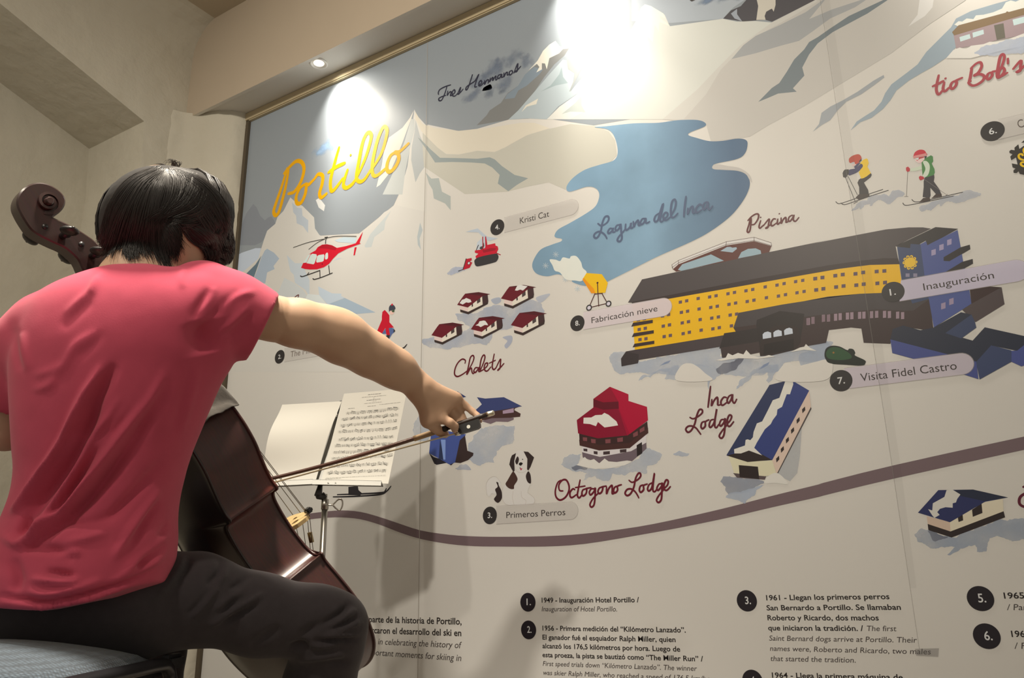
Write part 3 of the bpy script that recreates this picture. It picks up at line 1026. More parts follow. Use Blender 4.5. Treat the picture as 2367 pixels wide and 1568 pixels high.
def chalet(l, r, snow):
    (x0, y0), (x1, y1) = l, r
    k = (x1 - x0) / 310.0

    def xf(p):
        o = CROPS['F']
        X, Y = (p[0] - o[0]) * o[2], (p[1] - o[1]) * o[2]
        return px((x0 + (X - 825) * k, y0 + (Y - 1165) * k), 'F')
    s = Art('chalet_picture', 'F', 100)
    s.poly('1058,1082 1110,1068 1117,1130 1062,1168', (62, 40, 40), 'wall', xf=xf)
    s.poly('852,1170 925,1188 928,1237 852,1217', (212, 188, 172), 'wall', xf=xf)
    s.poly('925,1188 1058,1083 1064,1167 928,1237', (216, 204, 180), 'wall', xf=xf)
    s.poly('1010,1117 1041,1092 1043,1135 1012,1155', (70, 58, 54), 'window', xf=xf)
    s.poly('960,1163 973,1153 974,1178 962,1185', (60, 46, 44), 'window', xf=xf)
    s.poly('852,1207 928,1230 1062,1163 1108,1135 1110,1122 1117,1130 1112,1157 930,1254 855,1231', (54, 40, 36), 'wall', xf=xf)
    s.poly('825,1165 880,1085 900,1060 1025,1045 1136,1065 1065,1082 925,1190', (98, 20, 32), xf=xf)
    s.poly('900,1060 1025,1045 1136,1065 1065,1082 1010,1075', (76, 20, 28), xf=xf)
    if snow:
        s.poly(snow, (214, 208, 194), 'snow_patch', crop='F')
    s.done()


chalet((362, 990), (648, 893), '383,975 405,945 425,940 440,930 478,945 486,965 460,972 440,968 410,987')
chalet((740, 935), (1043, 830), '860,865 880,825 905,818 945,825 970,830 930,866 905,858 880,868')
chalet((140, 1252), (423, 1160), None)
chalet((480, 1200), (773, 1105), '520,1168 545,1152 555,1132 590,1125 605,1128 622,1150 628,1166 600,1163 565,1182 545,1170')
chalet((825, 1165), (1136, 1065), None)

# ---- yellow hotel
a = Art('shadow_wash_print', 'H', 90)
W = (172, 178, 183)
a.poly('35,1360 90,1310 190,1300 300,1385 1040,1262 1060,1362 1400,1345 1850,1250 2010,1220 2050,1380 1900,1400 1650,1400 1560,1490 1460,1500 1300,1540 1060,1500 960,1455 760,1415 680,1440 640,1520 430,1500 120,1500 60,1450', W, smooth=True, alpha=.62, wash=.6)
a.poly('J:700,142 720,100 800,70 960,20 1010,20 985,128 905,122 930,60 850,62 760,110', W, alpha=.62, wash=.5)
a.poly('J:1440,192 1470,140 1560,80 1660,20 1760,0 1740,80 1690,150 1670,140 1690,70 1600,80 1500,170', W, alpha=.62, wash=.5)
a.poly('J:1060,20 1180,10 1330,70 1240,140 1230,190 1200,110', W, smooth=True, alpha=.6, wash=.4)
a.poly('1010,1450 1080,1410 1240,1370 1230,1420 1150,1490 1020,1500', (104, 104, 112), smooth=True, alpha=.75, wash=.6)
a.poly('490,1435 540,1400 590,1385 570,1410', (128, 142, 166), alpha=.7)
a.poly('1390,1470 1430,1425 1485,1400 1470,1430', (128, 142, 166), alpha=.7)
a.poly('I:-40,1290 40,1230 150,1170 250,1165 200,1220 180,1330 60,1370 -20,1390', W, smooth=True, alpha=.7, wash=.4)
a.done()

YEL, ROOF, EAVE, BRN = (246, 170, 0), (70, 62, 60), (48, 36, 34), (56, 42, 40)
a = Art('hotel_picture', 'H')
# pool terrace
a.poly('600,520 660,480 1095,310 1345,270 1500,320 1503,350 1480,408 640,582', (206, 198, 184), 'pool_terrace')
a.poly('610,560 660,515 1090,345 1345,305 1503,350 1480,408 640,582', (88, 46, 38), 'pool_terrace')
a.poly('655,565 695,515 955,425 1072,483 690,574', (140, 164, 166), 'pool_terrace')
a.poly('1040,395 1100,358 1130,357 1150,365 1185,360 1190,375 1150,408', (150, 168, 172), 'pool_terrace')
a.poly('1200,462 1230,405 1290,375 1360,370 1405,390 1410,422', (140, 164, 166), 'pool_terrace')
a.line('600,520 660,480 1095,310 1345,270 1500,320 1503,350|602,545 665,500 1095,335 1345,300 1500,345|600,520 610,560|1095,310 1090,345|1345,270 1345,305|660,480 660,515', 4, (84, 60, 54), 'pool_terrace', smooth=False)
# yellow front
a.poly('240,870 590,815 1300,690 I:0,560 300,520 560,490 815,485 837,640 845,750 670,745 480,750 200,780 0,815 H:1600,890 1205,960 1183,1130 1070,1168 265,1295', YEL)
a.poly('203,862 330,652 1480,405 2038,290 I:0,325 480,232 700,190 900,172 1020,172 1090,183 900,275 785,335 805,435 822,490 560,497 300,530 0,582 H:1300,700 590,825 240,880 238,862', EAVE, 'roof')
a.poly('203,862 330,652 1480,405 2038,290 I:0,325 480,232 700,190 900,172 1020,172 1090,183 900,275 785,335 806,440 680,438 480,460 200,500 0,537 H:1300,655 600,790 250,855', ROOF, 'roof')
HW = [(678, 858), (735, 846), (839, 825), (943, 811), (1001, 800), (1109, 782), (1168, 770), (1272, 755), (1333, 743), (1446, 720), (1553, 704), (1617, 690), (1722, 672), (1786, 661), (1899, 647), (1965, 635),
      (687, 951), (743, 940), (847, 920), (953, 906), (1012, 895), (1118, 878), (1178, 866), (1283, 852), (1344, 840), (1457, 818), (1566, 803), (1630, 790), (1734, 773), (1798, 761), (1907, 748), (1974, 738),
      (517, 983), (571, 970), (695, 1046), (751, 1035), (857, 1016), (962, 1003), (1022, 992), (1129, 975), (1187, 966), (523, 1075), (579, 1064),
      (703, 1143), (759, 1131), (866, 1112), (972, 1100), (1030, 1089), (1140, 1073), (531, 1170), (587, 1160), (305, 1105), (360, 1095), (312, 1197), (366, 1189), (298, 1018), (352, 1008)]
IW = [(92, 614), (154, 605), (265, 589), (329, 579), (439, 573), (505, 561), (622, 553), (688, 548), (100, 712), (162, 702), (272, 687), (336, 678), (446, 671), (510, 662), (628, 655), (694, 648)]


def quad(cx, cy, w, h, sk, crop):
    return [px(q, crop) for q in ((cx - w, cy - h + sk), (cx + w, cy - h - sk), (cx + w, cy + h - sk), (cx - w, cy + h + sk))]


for cx, cy in HW:
    a.poly(quad(cx, cy, 15, 14, 2.5, 'H'), (96, 74, 80), 'window')
for cx, cy in IW:
    a.poly(quad(cx, cy, 17, 15, 1.5, 'I'), (88, 68, 76), 'window')
for t in ('233,1080 250,1045 428,1018 428,1047', '238,1175 255,1140 437,1112 437,1141', '245,1268 262,1235 442,1207 442,1236'):
    a.poly(t, (52, 38, 36), 'balcony')
# base, low roofs and ground floor
a.poly('140,1370 185,1305 265,1290 1070,1158 1075,1250 1040,1262 300,1382 293,1412 145,1440', (64, 54, 54), 'ground_floor')
a.poly('140,1370 185,1305 302,1330 300,1385 293,1412 145,1440', (52, 44, 44), 'ground_floor')
a.poly('1158,1090 1205,955 1600,880 2038,812 I:0,808 200,770 480,745 670,738 760,810 1075,770 1080,800 1110,1040 1060,1060 860,1030 760,1080 740,1177 510,1168 490,1045 400,1036 210,1058 185,1168 0,1187 H:2000,1227 1850,1252 1500,1342 1400,1347 1395,1315 1150,1362 1055,1362 1040,1262 1075,1140 1180,1127', BRN, 'ground_floor')
a.poly('1158,1090 1205,955 1600,880 2038,812 I:0,808 200,770 480,745 670,738 760,810 1075,770 1075,792 940,890 860,893 640,880 400,897 0,945 H:1800,988 1370,1062', (64, 57, 56), 'ground_floor')
a.poly('1030,1278 1075,1140 1180,1125 1400,1088 1395,1240 1380,1260', (42, 36, 35), 'ground_floor')
a.poly('1055,1362 1045,1272 1390,1215 1395,1315 1150,1362', (58, 46, 44), 'ground_floor')
a.poly('1365,1068 1370,1020 1580,938 1800,964 1790,1050 1765,1200 1395,1262', (40, 34, 33), 'entrance')
a.poly('1395,1245 1500,1085 1600,1060 1740,1085 1770,1190 1765,1230 1720,1290 1500,1342 1400,1347', (44, 34, 32), 'entrance')
for t in ('1423,1150 1440,1132 1470,1124 1500,1135 1502,1180 1425,1192', '1520,1133 1540,1117 1565,1109 1595,1120 1598,1163 1522,1175', '1617,1115 1637,1098 1665,1090 1692,1100 1697,1143 1620,1158'):
    a.poly(t, (190, 194, 204), 'entrance')
a.poly('1435,1240 1705,1190 1705,1290 1430,1335', (30, 24, 24), 'entrance')
for cx, cy in ((33, 985), (73, 975), (163, 957), (207, 955), (268, 948), (307, 943), (370, 938), (408, 935), (475, 932), (512, 930), (578, 926), (622, 923), (690, 923), (732, 925), (803, 930), (846, 934)):
    a.poly(quad(cx, cy, 14, 30, 1.0, 'I'), (146, 122, 126), 'window')
for cx, cy in ((1833, 1032), (1880, 1022), (1973, 1007), (2020, 1000)):
    a.poly(quad(cx, cy, 14, 30, 2.5, 'H'), (124, 100, 104), 'window')
# blue tower
a.poly('I:798,340 910,350 915,315 1002,318 1037,590 1075,790 930,830 840,640', (52, 66, 98), 'tower')
a.poly('I:1000,318 1050,290 1060,325 1320,195 1350,360 1370,480 1385,540 1420,700 1440,832 1360,882 1115,1036 1070,780 1035,590', (66, 80, 138), 'tower')
a.poly('I:785,335 1130,170 1325,185 1060,327 1045,285 985,320 915,315 910,352', (44, 40, 40), 'tower')
a.poly('I:1425,700 1560,680 1700,690 1725,835 1475,990 1360,885 1440,830', (74, 62, 60), 'side_wing')
a.poly('I:1425,705 1560,680 1697,690 1440,832', (54, 36, 34), 'side_wing')
for t in ('1200,430 1345,345 1425,322 1430,360 1250,465 1200,462', '1220,555 1360,470 1450,445 1453,485 1380,525 1225,578'):
    a.poly(t, (40, 36, 36), 'balcony', crop='I')
for cx, cy in ((1113, 388), (1181, 344), (1249, 300)):
    a.poly(quad(cx, cy, 19, 24, 6, 'I'), (156, 142, 164), 'window')
for cx, cy in ((1197, 850), (1267, 812)):
    a.poly(quad(cx, cy, 19, 26, 6, 'I'), (150, 132, 148), 'window')
for cx, cy in ((889, 585), (955, 585), (889, 650), (955, 650), (900, 708), (968, 708)):
    a.poly(quad(cx, cy, 17, 15, 0, 'I'), (132, 124, 138), 'window')
a.disc((910, 475), (910, 432), (232, 178, 40), 'sun_emblem', crop='I')
for k in range(10):
    t = 2 * math.pi * k / 10
    cx, cy = 910 + 46 * math.cos(t), 475 + 46 * math.sin(t)
    a.line([px((cx - 6 * math.sin(t), cy + 6 * math.cos(t)), 'I'), px((cx + 10 * math.cos(t) - 4 * math.sin(t), cy + 10 * math.sin(t) + 4 * math.cos(t)), 'I'),
            px((cx + 13 * math.cos(t) + 8 * math.sin(t), cy + 13 * math.sin(t) - 8 * math.cos(t)), 'I'), px((cx + 4 * math.cos(t) + 12 * math.sin(t), cy + 4 * math.sin(t) - 12 * math.cos(t)), 'I')],
           9, (232, 178, 40), 'sun_emblem', crop='I')
a.done('long yellow hotel picture with a dark roof and blue tower')

a = Art('annex_picture', 'I')
a.poly('740,1140 760,1050 850,1020 1000,1060 1112,1038 1350,905 1440,925 1215,1085 1380,1130 1450,1150 1555,1035 1893,1110 2010,1135 2010,1200 1835,1238 1610,1190 1482,1335', (36, 42, 58))
a.poly('740,1140 1482,1332 1500,1482 960,1312 757,1257', (60, 70, 130), 'wall')
a.poly('1440,925 1470,990 1482,1037 1352,1131 1215,1085', (50, 62, 92), 'wall')
a.poly('1610,1190 1785,1235 1785,1332 1510,1485 1480,1335', (50, 62, 96), 'wall')
a.poly('1785,1238 1835,1236 1893,1190 2010,1130 2010,1330 1870,1372 1785,1332', (62, 72, 134), 'wall')
a.done('low blue annex picture')

a = Art('snow_bank_print', 'H')
a.poly('1000,1385 1090,1360 1110,1320 1150,1340 1200,1318 1250,1332 1275,1292 1320,1340 1400,1360 1480,1338 1540,1352 1380,1372 1200,1367 1050,1390', (210, 202, 184))
a.poly('1670,1312 1760,1270 1800,1262 1815,1238 1850,1270 1915,1302 1800,1290', (210, 202, 184))
a.poly('645,1568 680,1440 760,1412 830,1440 900,1500 960,1568', (207, 198, 180), smooth=True)
a.poly('1560,1568 1590,1450 1660,1405 1720,1440 1900,1400 2000,1380 2060,1440 1980,1568', (207, 198, 180), smooth=True)
a.done()

a = Art('cap_picture', 'I')
a.poly('172,1270 185,1220 230,1195 300,1200 368,1232 385,1220 420,1225 437,1255 435,1278 518,1318 525,1342 495,1365 360,1358 220,1346 182,1310', (24, 32, 26), smooth=True)
a.poly('185,1265 205,1225 250,1206 310,1215 380,1255 408,1290 380,1310 300,1318 210,1305', (42, 74, 44), 'crown', smooth=True)
st = [px((250 + (13 if k % 2 == 0 else 5) * math.sin(math.pi * k / 5), 1254 - (13 if k % 2 == 0 else 5) * math.cos(math.pi * k / 5)), 'I') for k in range(10)]
a.poly(st, (150, 100, 40), 'star')
a.done('dark green cap picture')

# ---- eight sided lodge
a = Art('shadow_wash_print', 'J', 90)
a.poly('120,770 190,690 280,690 240,760 300,790 500,800 660,750 760,640 800,640 880,690 870,740 780,780 770,835 640,820 590,842 520,830 480,885 425,890 380,850 275,885 330,832 190,812', W, alpha=.62, wash=.6)
a.poly('200,780 260,760 325,772 300,800 210,803', (112, 114, 122), smooth=True, alpha=.7, wash=.5)
a.poly('960,692 1020,668 1085,680 1050,706', (168, 176, 184), smooth=True, alpha=.7, wash=.5)
a.poly('1320,890 1350,862 1500,870 1645,880 1662,892 1600,930 1550,970 1400,987 1350,930', (146, 148, 152), alpha=.85, wash=.4)
a.poly('1362,1020 1400,980 1560,950 1655,915 1570,1000 1500,1057 1440,1030', W, alpha=.8, wash=.3)
a.poly('1940,470 1925,700 1905,830 1850,892 1790,862 1755,842 2000,350', (182, 180, 172), alpha=.7, wash=.2)
a.done()
a = Art('lodge_picture', 'J')
a.poly('280,628 410,656 640,638 765,538 765,602 650,667 415,710 280,674', (206, 196, 186), 'lower_wall')
a.poly('280,672 415,708 650,665 765,600 767,645 655,742 420,757 285,712', (104, 88, 90), 'lower_wall')
for t in ('290,645 320,647 320,668 292,664', '367,664 397,667 397,690 369,686', '440,668 490,664 490,688 440,692', '565,653 615,648 615,672 567,677'):
    a.poly(t, (62, 46, 46), 'window')
a.poly('692,620 732,596 735,680 695,706', (38, 28, 28), 'door')
a.poly('258,530 400,566 625,543 772,440 780,525 640,642 410,660 262,622', (54, 32, 30), 'balcony')
for t in ('285,560 318,562 318,590 287,586', '347,572 382,576 382,606 350,602', '455,576 495,573 495,603 457,606', '545,566 588,560 588,592 547,596', '665,532 700,512 702,545 667,560', '715,500 750,478 752,508 717,527'):
    a.poly(t, (120, 66, 66), 'window')
a.poly('258,578 410,617 640,602 778,488 780,527 640,642 410,660 262,622', (66, 36, 32), 'balcony')
a.poly('240,430 365,335 365,270 490,178 630,235 630,285 770,330 778,432 625,545 400,568 250,530', (150, 0, 42))
a.poly('240,430 365,335 365,325 440,352 555,347 620,545 400,568 250,530', (128, 4, 38))
a.poly('490,178 630,235 630,285 770,330 778,432 640,535 560,345 555,292', (164, 0, 44))
a.poly('365,270 440,296 555,290 557,345 440,352 365,327', (92, 8, 28))
a.poly('365,270 490,178 555,290 440,296', (140, 6, 38))
a.poly('292,412 350,410 380,393 430,390 448,375 480,390 540,440 552,470 450,486 400,444 385,476 340,460 290,456', (216, 208, 190), 'snow_patch')
a.poly('240,770 300,708 330,737 370,724 410,757 450,720 480,742 540,747 620,735 662,742 600,772 500,792 380,800 320,790', (212, 204, 186), 'snow_patch')
a.done('red roofed eight sided lodge picture')

a = Art('lodge_picture', 'J')
a.poly('1745,825 2005,318 2012,345 1755,842', (72, 62, 58), 'wall')
a.poly('1715,735 1995,205 2008,330 1750,837', (206, 180, 156), 'wall')
a.poly('1385,700 1530,745 1715,733 1750,842 1600,862 1430,836', (208, 198, 160), 'wall')
a.poly('1420,830 1670,855 1660,880 1450,865', (86, 72, 68), 'wall')
for cx, cy in ((1757, 725), (1792, 652), (1830, 582), (1869, 509), (1911, 433), (1953, 353)):
    a.poly([px(q, 'J') for q in ((cx - 12, cy - 4), (cx + 10, cy - 26), (cx + 13, cy + 2), (cx - 9, cy + 26))], (44, 34, 32), 'window')
a.poly('1463,770 1608,782 1618,876 1470,860', (38, 28, 26), 'garage_door')
a.poly('1370,695 1695,165 1815,135 1870,133 1995,207 1715,733 1530,745', (42, 56, 116))
a.poly('1370,695 1695,165 1815,135 1770,270 1600,560 1480,660', (40, 50, 84))
a.poly('1370,697 1530,658 1640,690 1714,731 1530,747', (42, 32, 30), 'gable')
a.poly('1815,135 1845,125 1870,131 1875,160 1850,235 1825,235 1790,330 1755,350 1750,390 1720,430 1705,460 1660,500 1600,600 1580,640 1640,697 1540,660 1480,682 1430,682 1428,650 1510,622 1515,580 1530,575 1550,582 1570,560 1575,520 1600,455 1640,440 1680,362 1720,280 1770,262', (212, 204, 184), 'snow_patch')
a.poly('1655,905 1690,850 1760,832 1835,912 1740,905', (210, 202, 184), 'snow_patch', smooth=True)
a.done('long lodge picture with a steep blue roof')

# ---- blue houses beside the bow hand
a = Art('shadow_wash_print', 'K', 90)
a.poly('0,600 40,530 90,590 130,640 122,750 0,740', W, alpha=.62, wash=.6)
a.poly('470,745 560,640 690,610 860,620 850,780 760,792 700,850 695,930 600,930 550,957 440,905 450,850', W, alpha=.62, wash=.6)
a.poly('335,985 400,955 440,945 478,970 470,998 370,995', (164, 168, 176), smooth=True, alpha=.62, wash=.6)
a.done()
a = Art('house_picture', 'K')
a.poly('640,495 900,450 860,465 855,480 910,510 905,537 650,562 550,570', (66, 42, 38), 'wall')
a.poly('755,485 850,463 850,500 757,512', (160, 134, 146), 'window')
a.poly('570,575 660,550 850,545 850,562 800,582 750,580 700,578 650,599', (112, 94, 96), 'wall')
a.poly('532,368 605,380 765,368 922,447 680,490 525,517 515,485 575,430', (50, 60, 108))
a.done('blue roofed house picture')
a = Art('house_picture', 'K')
a.poly('360,315 440,365 400,374', (46, 56, 100))
a.poly('390,720 430,700 450,830 503,850 500,872 455,912 390,937 340,932', (52, 38, 36), 'wall')
a.poly('120,850 160,885 245,908 300,938 345,922 310,957 270,935 185,952 165,942', (34, 30, 36), 'wall')
a.poly('135,700 280,660 440,690 385,740 345,930 300,950 250,922 120,852', (58, 76, 142))
a.poly('215,735 235,830 245,912 203,900', (36, 46, 76))
a.poly('222,735 262,735 260,907 243,907', (116, 142, 194))
a.done('blue house picture half hidden by the bow hand')

a = Art('dog_picture', 'K', 90)
DW = (207, 199, 184)
a.poly('620,1200 615,1120 650,1065 700,1060 740,1110 700,1200 660,1200 640,1225', DW, 'tail', smooth=True)
a.poly('870,840 930,835 965,900 975,1000 997,1100 970,1190 1025,1240 1020,1285 960,1297 850,1300 780,1290 750,1230 760,1160 800,1080 855,1010 855,920', DW, smooth=True)
a.line('620,1215 612,1120 650,1062 700,1058 740,1110|755,1150 748,1225 780,1290 850,1300 960,1297 1022,1285 1027,1240 970,1190|845,1180 840,1240 855,1298|915,1180 920,1230 955,1260 950,1295|865,990 890,1015 930,1018 960,1000', 3, (184, 172, 156), smooth=True)
DB = (48, 36, 34)
a.poly('870,850 835,870 822,900 812,950 830,985 845,1012 858,1005 855,920', DB, 'ear')
a.poly('935,836 975,840 1026,888 1010,930 995,970 975,1002 965,990 968,900', DB, 'ear')
a.poly('882,880 895,900 890,930 876,950 863,920', DB, smooth=True)
a.poly('893,945 910,930 928,940 910,960', (26, 22, 22), smooth=True)
a.poly('902,980 926,984 912,1002', (170, 50, 70))
a.line('905,972 905,985', 5, (40, 24, 24), smooth=False)
a.disc((927, 905), (927, 900), DB)
a.poly('850,1010 880,1060 880,1090 855,1130 850,1160 810,1155 780,1120 800,1080 835,1020', (68, 44, 36), smooth=True)
a.poly('975,1008 995,1040 998,1110 970,1100 955,1050', DB, smooth=True)
a.poly('700,1102 716,1105 722,1130 745,1180 748,1240 715,1280 680,1250 702,1210 690,1165 712,1140', DB, 'tail', smooth=True)
a.done('sitting black and white dog picture')

# ---- road
a = Art('road_print', 'X', 90)
up = 'M:560,1190 700,1172 850,1160 1000,1172 1150,1212 1300,1262 1475,1318 1700,1352 1900,1365 2113,1368 J:0,1307 300,1288 700,1236 1050,1166 1400,1085 1700,1006 2091,910 L:0,618 640,458 1831,195 2300,100'
lo = 'L:2300,215 1831,315 655,575 0,733 J:2091,1005 1700,1092 1400,1163 1050,1236 700,1300 300,1365 0,1385 M:2113,1445 1900,1442 1700,1425 1475,1385 1300,1330 1150,1272 1000,1230 850,1215 700,1220 560,1236'
U, Lo = catmull(parse(up, 'X'), False, 3), catmull(parse(lo, 'X'), False, 3)
a.poly([tuple(p) for p in U] + [tuple(p) for p in Lo], (112, 92, 90))
a.done('winding mauve road')

a = Art('house_picture', 'L', 90)
a.poly('825,1085 900,1030 960,1040 1175,1110 1620,945 1700,945 1900,940 1900,1120 1720,1147 1650,1120 1600,1098 1520,1120 1490,1232 1400,1247 1388,1180 1260,1210 1150,1275 1140,1265 1200,1185 980,1212 870,1150', (150, 160, 170), 'shadow_wash', alpha=.68, wash=.55)
a.poly('960,1060 1000,1060 1130,1100 1080,1130 1000,1145', (112, 112, 120), 'shadow_wash', alpha=.6, wash=.6, smooth=True)
a.poly('950,918 1160,968 1166,1057 960,992', (198, 172, 146), 'wall')
a.poly('1160,970 1450,795 1640,757 1646,882 1165,1057', (212, 198, 166), 'wall')
a.poly('1360,858 1447,802 1455,888 1367,923', (44, 34, 32), 'window')
a.poly('1230,920 1275,898 1280,955 1238,970', (44, 34, 32), 'window')
a.poly('958,987 1165,1055 1646,872 1660,927 1175,1110 965,1043', (44, 34, 32), 'wall')
a.poly('870,885 1055,680 1370,675 1687,747 1480,785 1160,972', (38, 44, 88))
a.poly('1200,680 1370,675 1687,747 1470,780 1250,732', (34, 40, 60))
a.poly('1130,680 1185,677 1255,720 1225,762 1215,792 1185,800 1185,840 1120,835 1070,850 1045,880 1067,905 1020,932 1000,910 963,853 1000,865 1005,800 1110,742', (204, 196, 178), 'snow_patch')
a.done('cream house picture with a dark blue roof')

a = Art('hut_picture', 'E', 90)
a.poly('1060,283 1800,70 1800,245 1400,327 1300,357 1080,392', (158, 136, 132), 'wall')
for t in ('1107,300 1190,275 1197,310 1115,337', '1212,265 1300,240 1305,275 1217,305', '1535,160 1800,88 1800,138 1545,207'):
    a.poly(t, (188, 206, 210), 'window')
a.poly('1385,205 1462,188 1477,307 1408,324', (104, 98, 82), 'door')
a.poly('1065,200 1100,172 1130,175 1165,150 1220,155 1240,125 1300,120 1380,100 1450,70 1480,20 1520,5 1560,15 1640,-20 1800,-60 1800,20 1480,105 1100,215', (216, 210, 190), 'snow_patch')
a.poly('1048,260 1100,205 1480,103 1490,92 1505,98 1800,18 1800,70 1065,287', (128, 104, 74))
a.poly('1060,402 1110,384 1160,397 1200,370 1300,357 1350,338 1400,337 1480,325 1627,270 1800,240 1800,330 1400,420 1200,470 1000,470', (214, 206, 188), 'snow_patch')
a.poly('1240,410 1350,370 1520,312 1680,290 1800,270 1800,400 1500,430 1400,452 1240,442', (186, 190, 196), 'snow_patch', alpha=.8, wash=.5, smooth=True)
a.done('brown mountain hut picture with snow on its roof')

# ---- two skiers
a = Art('skier_picture', 'Q', 90)
SH = (178, 180, 182)
a.poly('415,965 450,910 520,870 640,820 720,760 860,750 960,770 1000,710 1080,690 1185,725 1170,780 1090,820 950,870 860,840 780,860 700,915 690,870 620,900 570,967 540,930 470,965', SH, 'shadow_wash', smooth=True, alpha=.62, wash=.5)
K2 = (38, 34, 36)
a.line('200,852 235,878 300,868 500,800 875,675|275,870 310,892 380,880 700,770 955,688', 10, K2, 'ski')
a.line('340,505 480,850|375,485 510,750|458,880 512,850', 7, K2, 'ski_pole', smooth=False)
a.poly('705,440 718,465 700,500 650,540 605,575 635,630 665,680 680,770 620,785 540,790 535,640 512,580 530,535 565,512 600,505', K2, 'trousers')
a.poly('485,792 530,745 680,740 686,772 525,822', (50, 38, 34), 'trousers')
a.poly('460,352 515,295 560,285 520,335 480,372', (46, 46, 88))
a.poly('425,310 470,300 500,290 490,325 445,345', (216, 184, 168))
a.poly('545,305 590,250 640,228 660,240 674,295 655,345 705,440 640,490 600,512 565,520 530,430 580,350', (226, 182, 10), 'vest')
a.poly('560,305 588,325 580,360 520,420 450,455 385,470 390,395 470,375 520,340', (46, 46, 88), smooth=True)
a.poly('298,440 310,410 330,388 385,385 390,440 345,507 305,497', K2, smooth=False)
a.poly('388,260 395,225 440,190 510,168 550,180 572,225 560,255 520,300 480,310 465,280 420,295 395,285', (178, 56, 32), 'helmet', smooth=True)
a.poly('420,292 462,278 466,300 432,312', (186, 184, 178), 'helmet')
a.poly('532,268 570,230 572,262 540,285', K2)
a.done('skier picture in a yellow vest')
a = Art('skier_picture', 'Q', 90)
a.poly('1400,950 1450,900 1600,850 1750,790 1890,775 1990,760 2040,710 2120,685 2230,710 2292,760 2150,800 2000,862 1880,850 1780,860 1705,922 1690,870 1600,930 1560,967 1500,940 1440,995', SH, 'shadow_wash', smooth=True, alpha=.62, wash=.5)
a.line('1295,820 1330,850 1400,852 1560,820 2025,715|1165,870 1210,903 1400,872 1890,770', 10, K2, 'ski')
a.line('1235,425 1217,775|1190,776 1240,776|1775,770 1808,745', 5, (92, 80, 72), 'ski_pole', smooth=False)
a.poly('1480,505 1615,463 1620,500 1610,560 1690,670 1727,762 1640,740 1560,650 1565,760 1550,800 1450,782 1465,640 1465,560', (44, 40, 44), 'trousers')
a.line('1475,530 1800,755', 4, (120, 110, 106), 'ski_pole', smooth=False)
a.poly('1398,862 1460,797 1550,790 1562,837', (52, 36, 30), 'trousers')
a.poly('1575,805 1640,740 1722,738 1727,775', (52, 36, 30), 'trousers')
a.poly('1270,375 1340,360 1430,335 1445,385 1350,410 1275,412', (196, 202, 172))
a.poly('1340,235 1480,205 1475,250 1430,292 1390,295 1345,270', (222, 190, 176))
a.poly('1475,200 1510,193 1500,230 1480,237', K2)
a.poly('1435,285 1500,220 1570,183 1597,200 1602,270 1580,300 1620,380 1625,430 1610,467 1510,500 1450,490 1440,380', (62, 122, 58), 'vest')
a.poly('1455,280 1500,265 1545,310 1552,380 1530,460 1490,495 1450,480 1490,380', (200, 206, 178), smooth=True)
a.poly('1210,360 1240,346 1268,375 1265,410 1230,424 1212,400', (180, 20, 42))
a.poly('1395,495 1415,478 1460,490 1475,520 1420,545 1400,525', (180, 20, 42))
a.poly('1316,195 1340,140 1400,104 1470,110 1505,155 1505,175 1325,205', (190, 14, 42), 'hat', smooth=True)
a.poly('1315,195 1500,152 1510,190 1318,230', (206, 130, 122), 'hat')
a.poly('1345,238 1400,215 1470,203 1470,217 1410,235 1372,262', (176, 20, 40))
a.poly('1345,228 1395,218 1388,250 1355,247', (206, 208, 202))
a.done('skier picture in a green vest and red hat')

a = Art('snowflake_picture', 'R', 90)
a.poly('940,775 960,865 1048,800 1300,700 1500,1000 1400,1300 1100,1365 1048,1358 965,1340 945,1290 905,1325 850,1320 845,1275 885,1240 830,1215 815,1140 925,1160 895,1025 805,1080 785,1010 830,965 770,940 768,905 800,880 870,890 865,840', (48, 44, 38))
a.poly('995,745 1060,690 1160,650 1160,740', (48, 44, 38))
a.line('1025,985 1000,962 962,968 945,1000 970,1050 1048,1078 1160,1090|1055,1120 1002,1122 990,1160 1030,1192 1120,1210|1070,840 1040,880 1055,940', 34, (238, 178, 10), 'sun_emblem')
a.done('dark snowflake emblem with yellow curls')

# ---- captions
caption('F', '770,240 1350,82 1340,215 770,366', (709, 320), (709, 254), 4, 'Kristi Cat', (905, 291), (1157, 228), 52)
caption('B', '440,1370 760,1310 760,1425 440,1482', (400, 1438), (400, 1381), 2, 'The Miller Run', (492, 1442), (830, 1370), 50, tcol=(110, 96, 84))
caption('H', '-200,950 520,823 520,985 -200,1107', (-254, 1049), (-254, 979), 8, 'Fabricación nieve', (-125, 1050), (472, 940), 54, strip_col=(212, 196, 188), alpha=.85)
caption('I', '830,632 1810,455 1830,640 820,810', (764, 730), (764, 642), 1, 'Inauguración', (1030, 717), (1637, 612), 62, strip_col=(200, 188, 196), alpha=.84)
caption('I', '340,1390 1345,1260 1360,1442 390,1562', (315, 1495), (315, 1403), 7, 'Visita Fidel Castro', (487, 1503), (1317, 1398), 70, strip_col=(202, 188, 186), alpha=.80)
caption('K', '700,1310 1335,1273 1345,1422 700,1462', (645, 1388), (645, 1313), 3, 'Primeros Perros', (788, 1412), (1297, 1386), 54)
caption('E', '1420,968 1900,855 1900,1010 1420,1125', (1374, 1058), (1374, 979), 6, 'Campeonato', (1582, 1035), (1990, 945), 68, tcol=(84, 72, 64))

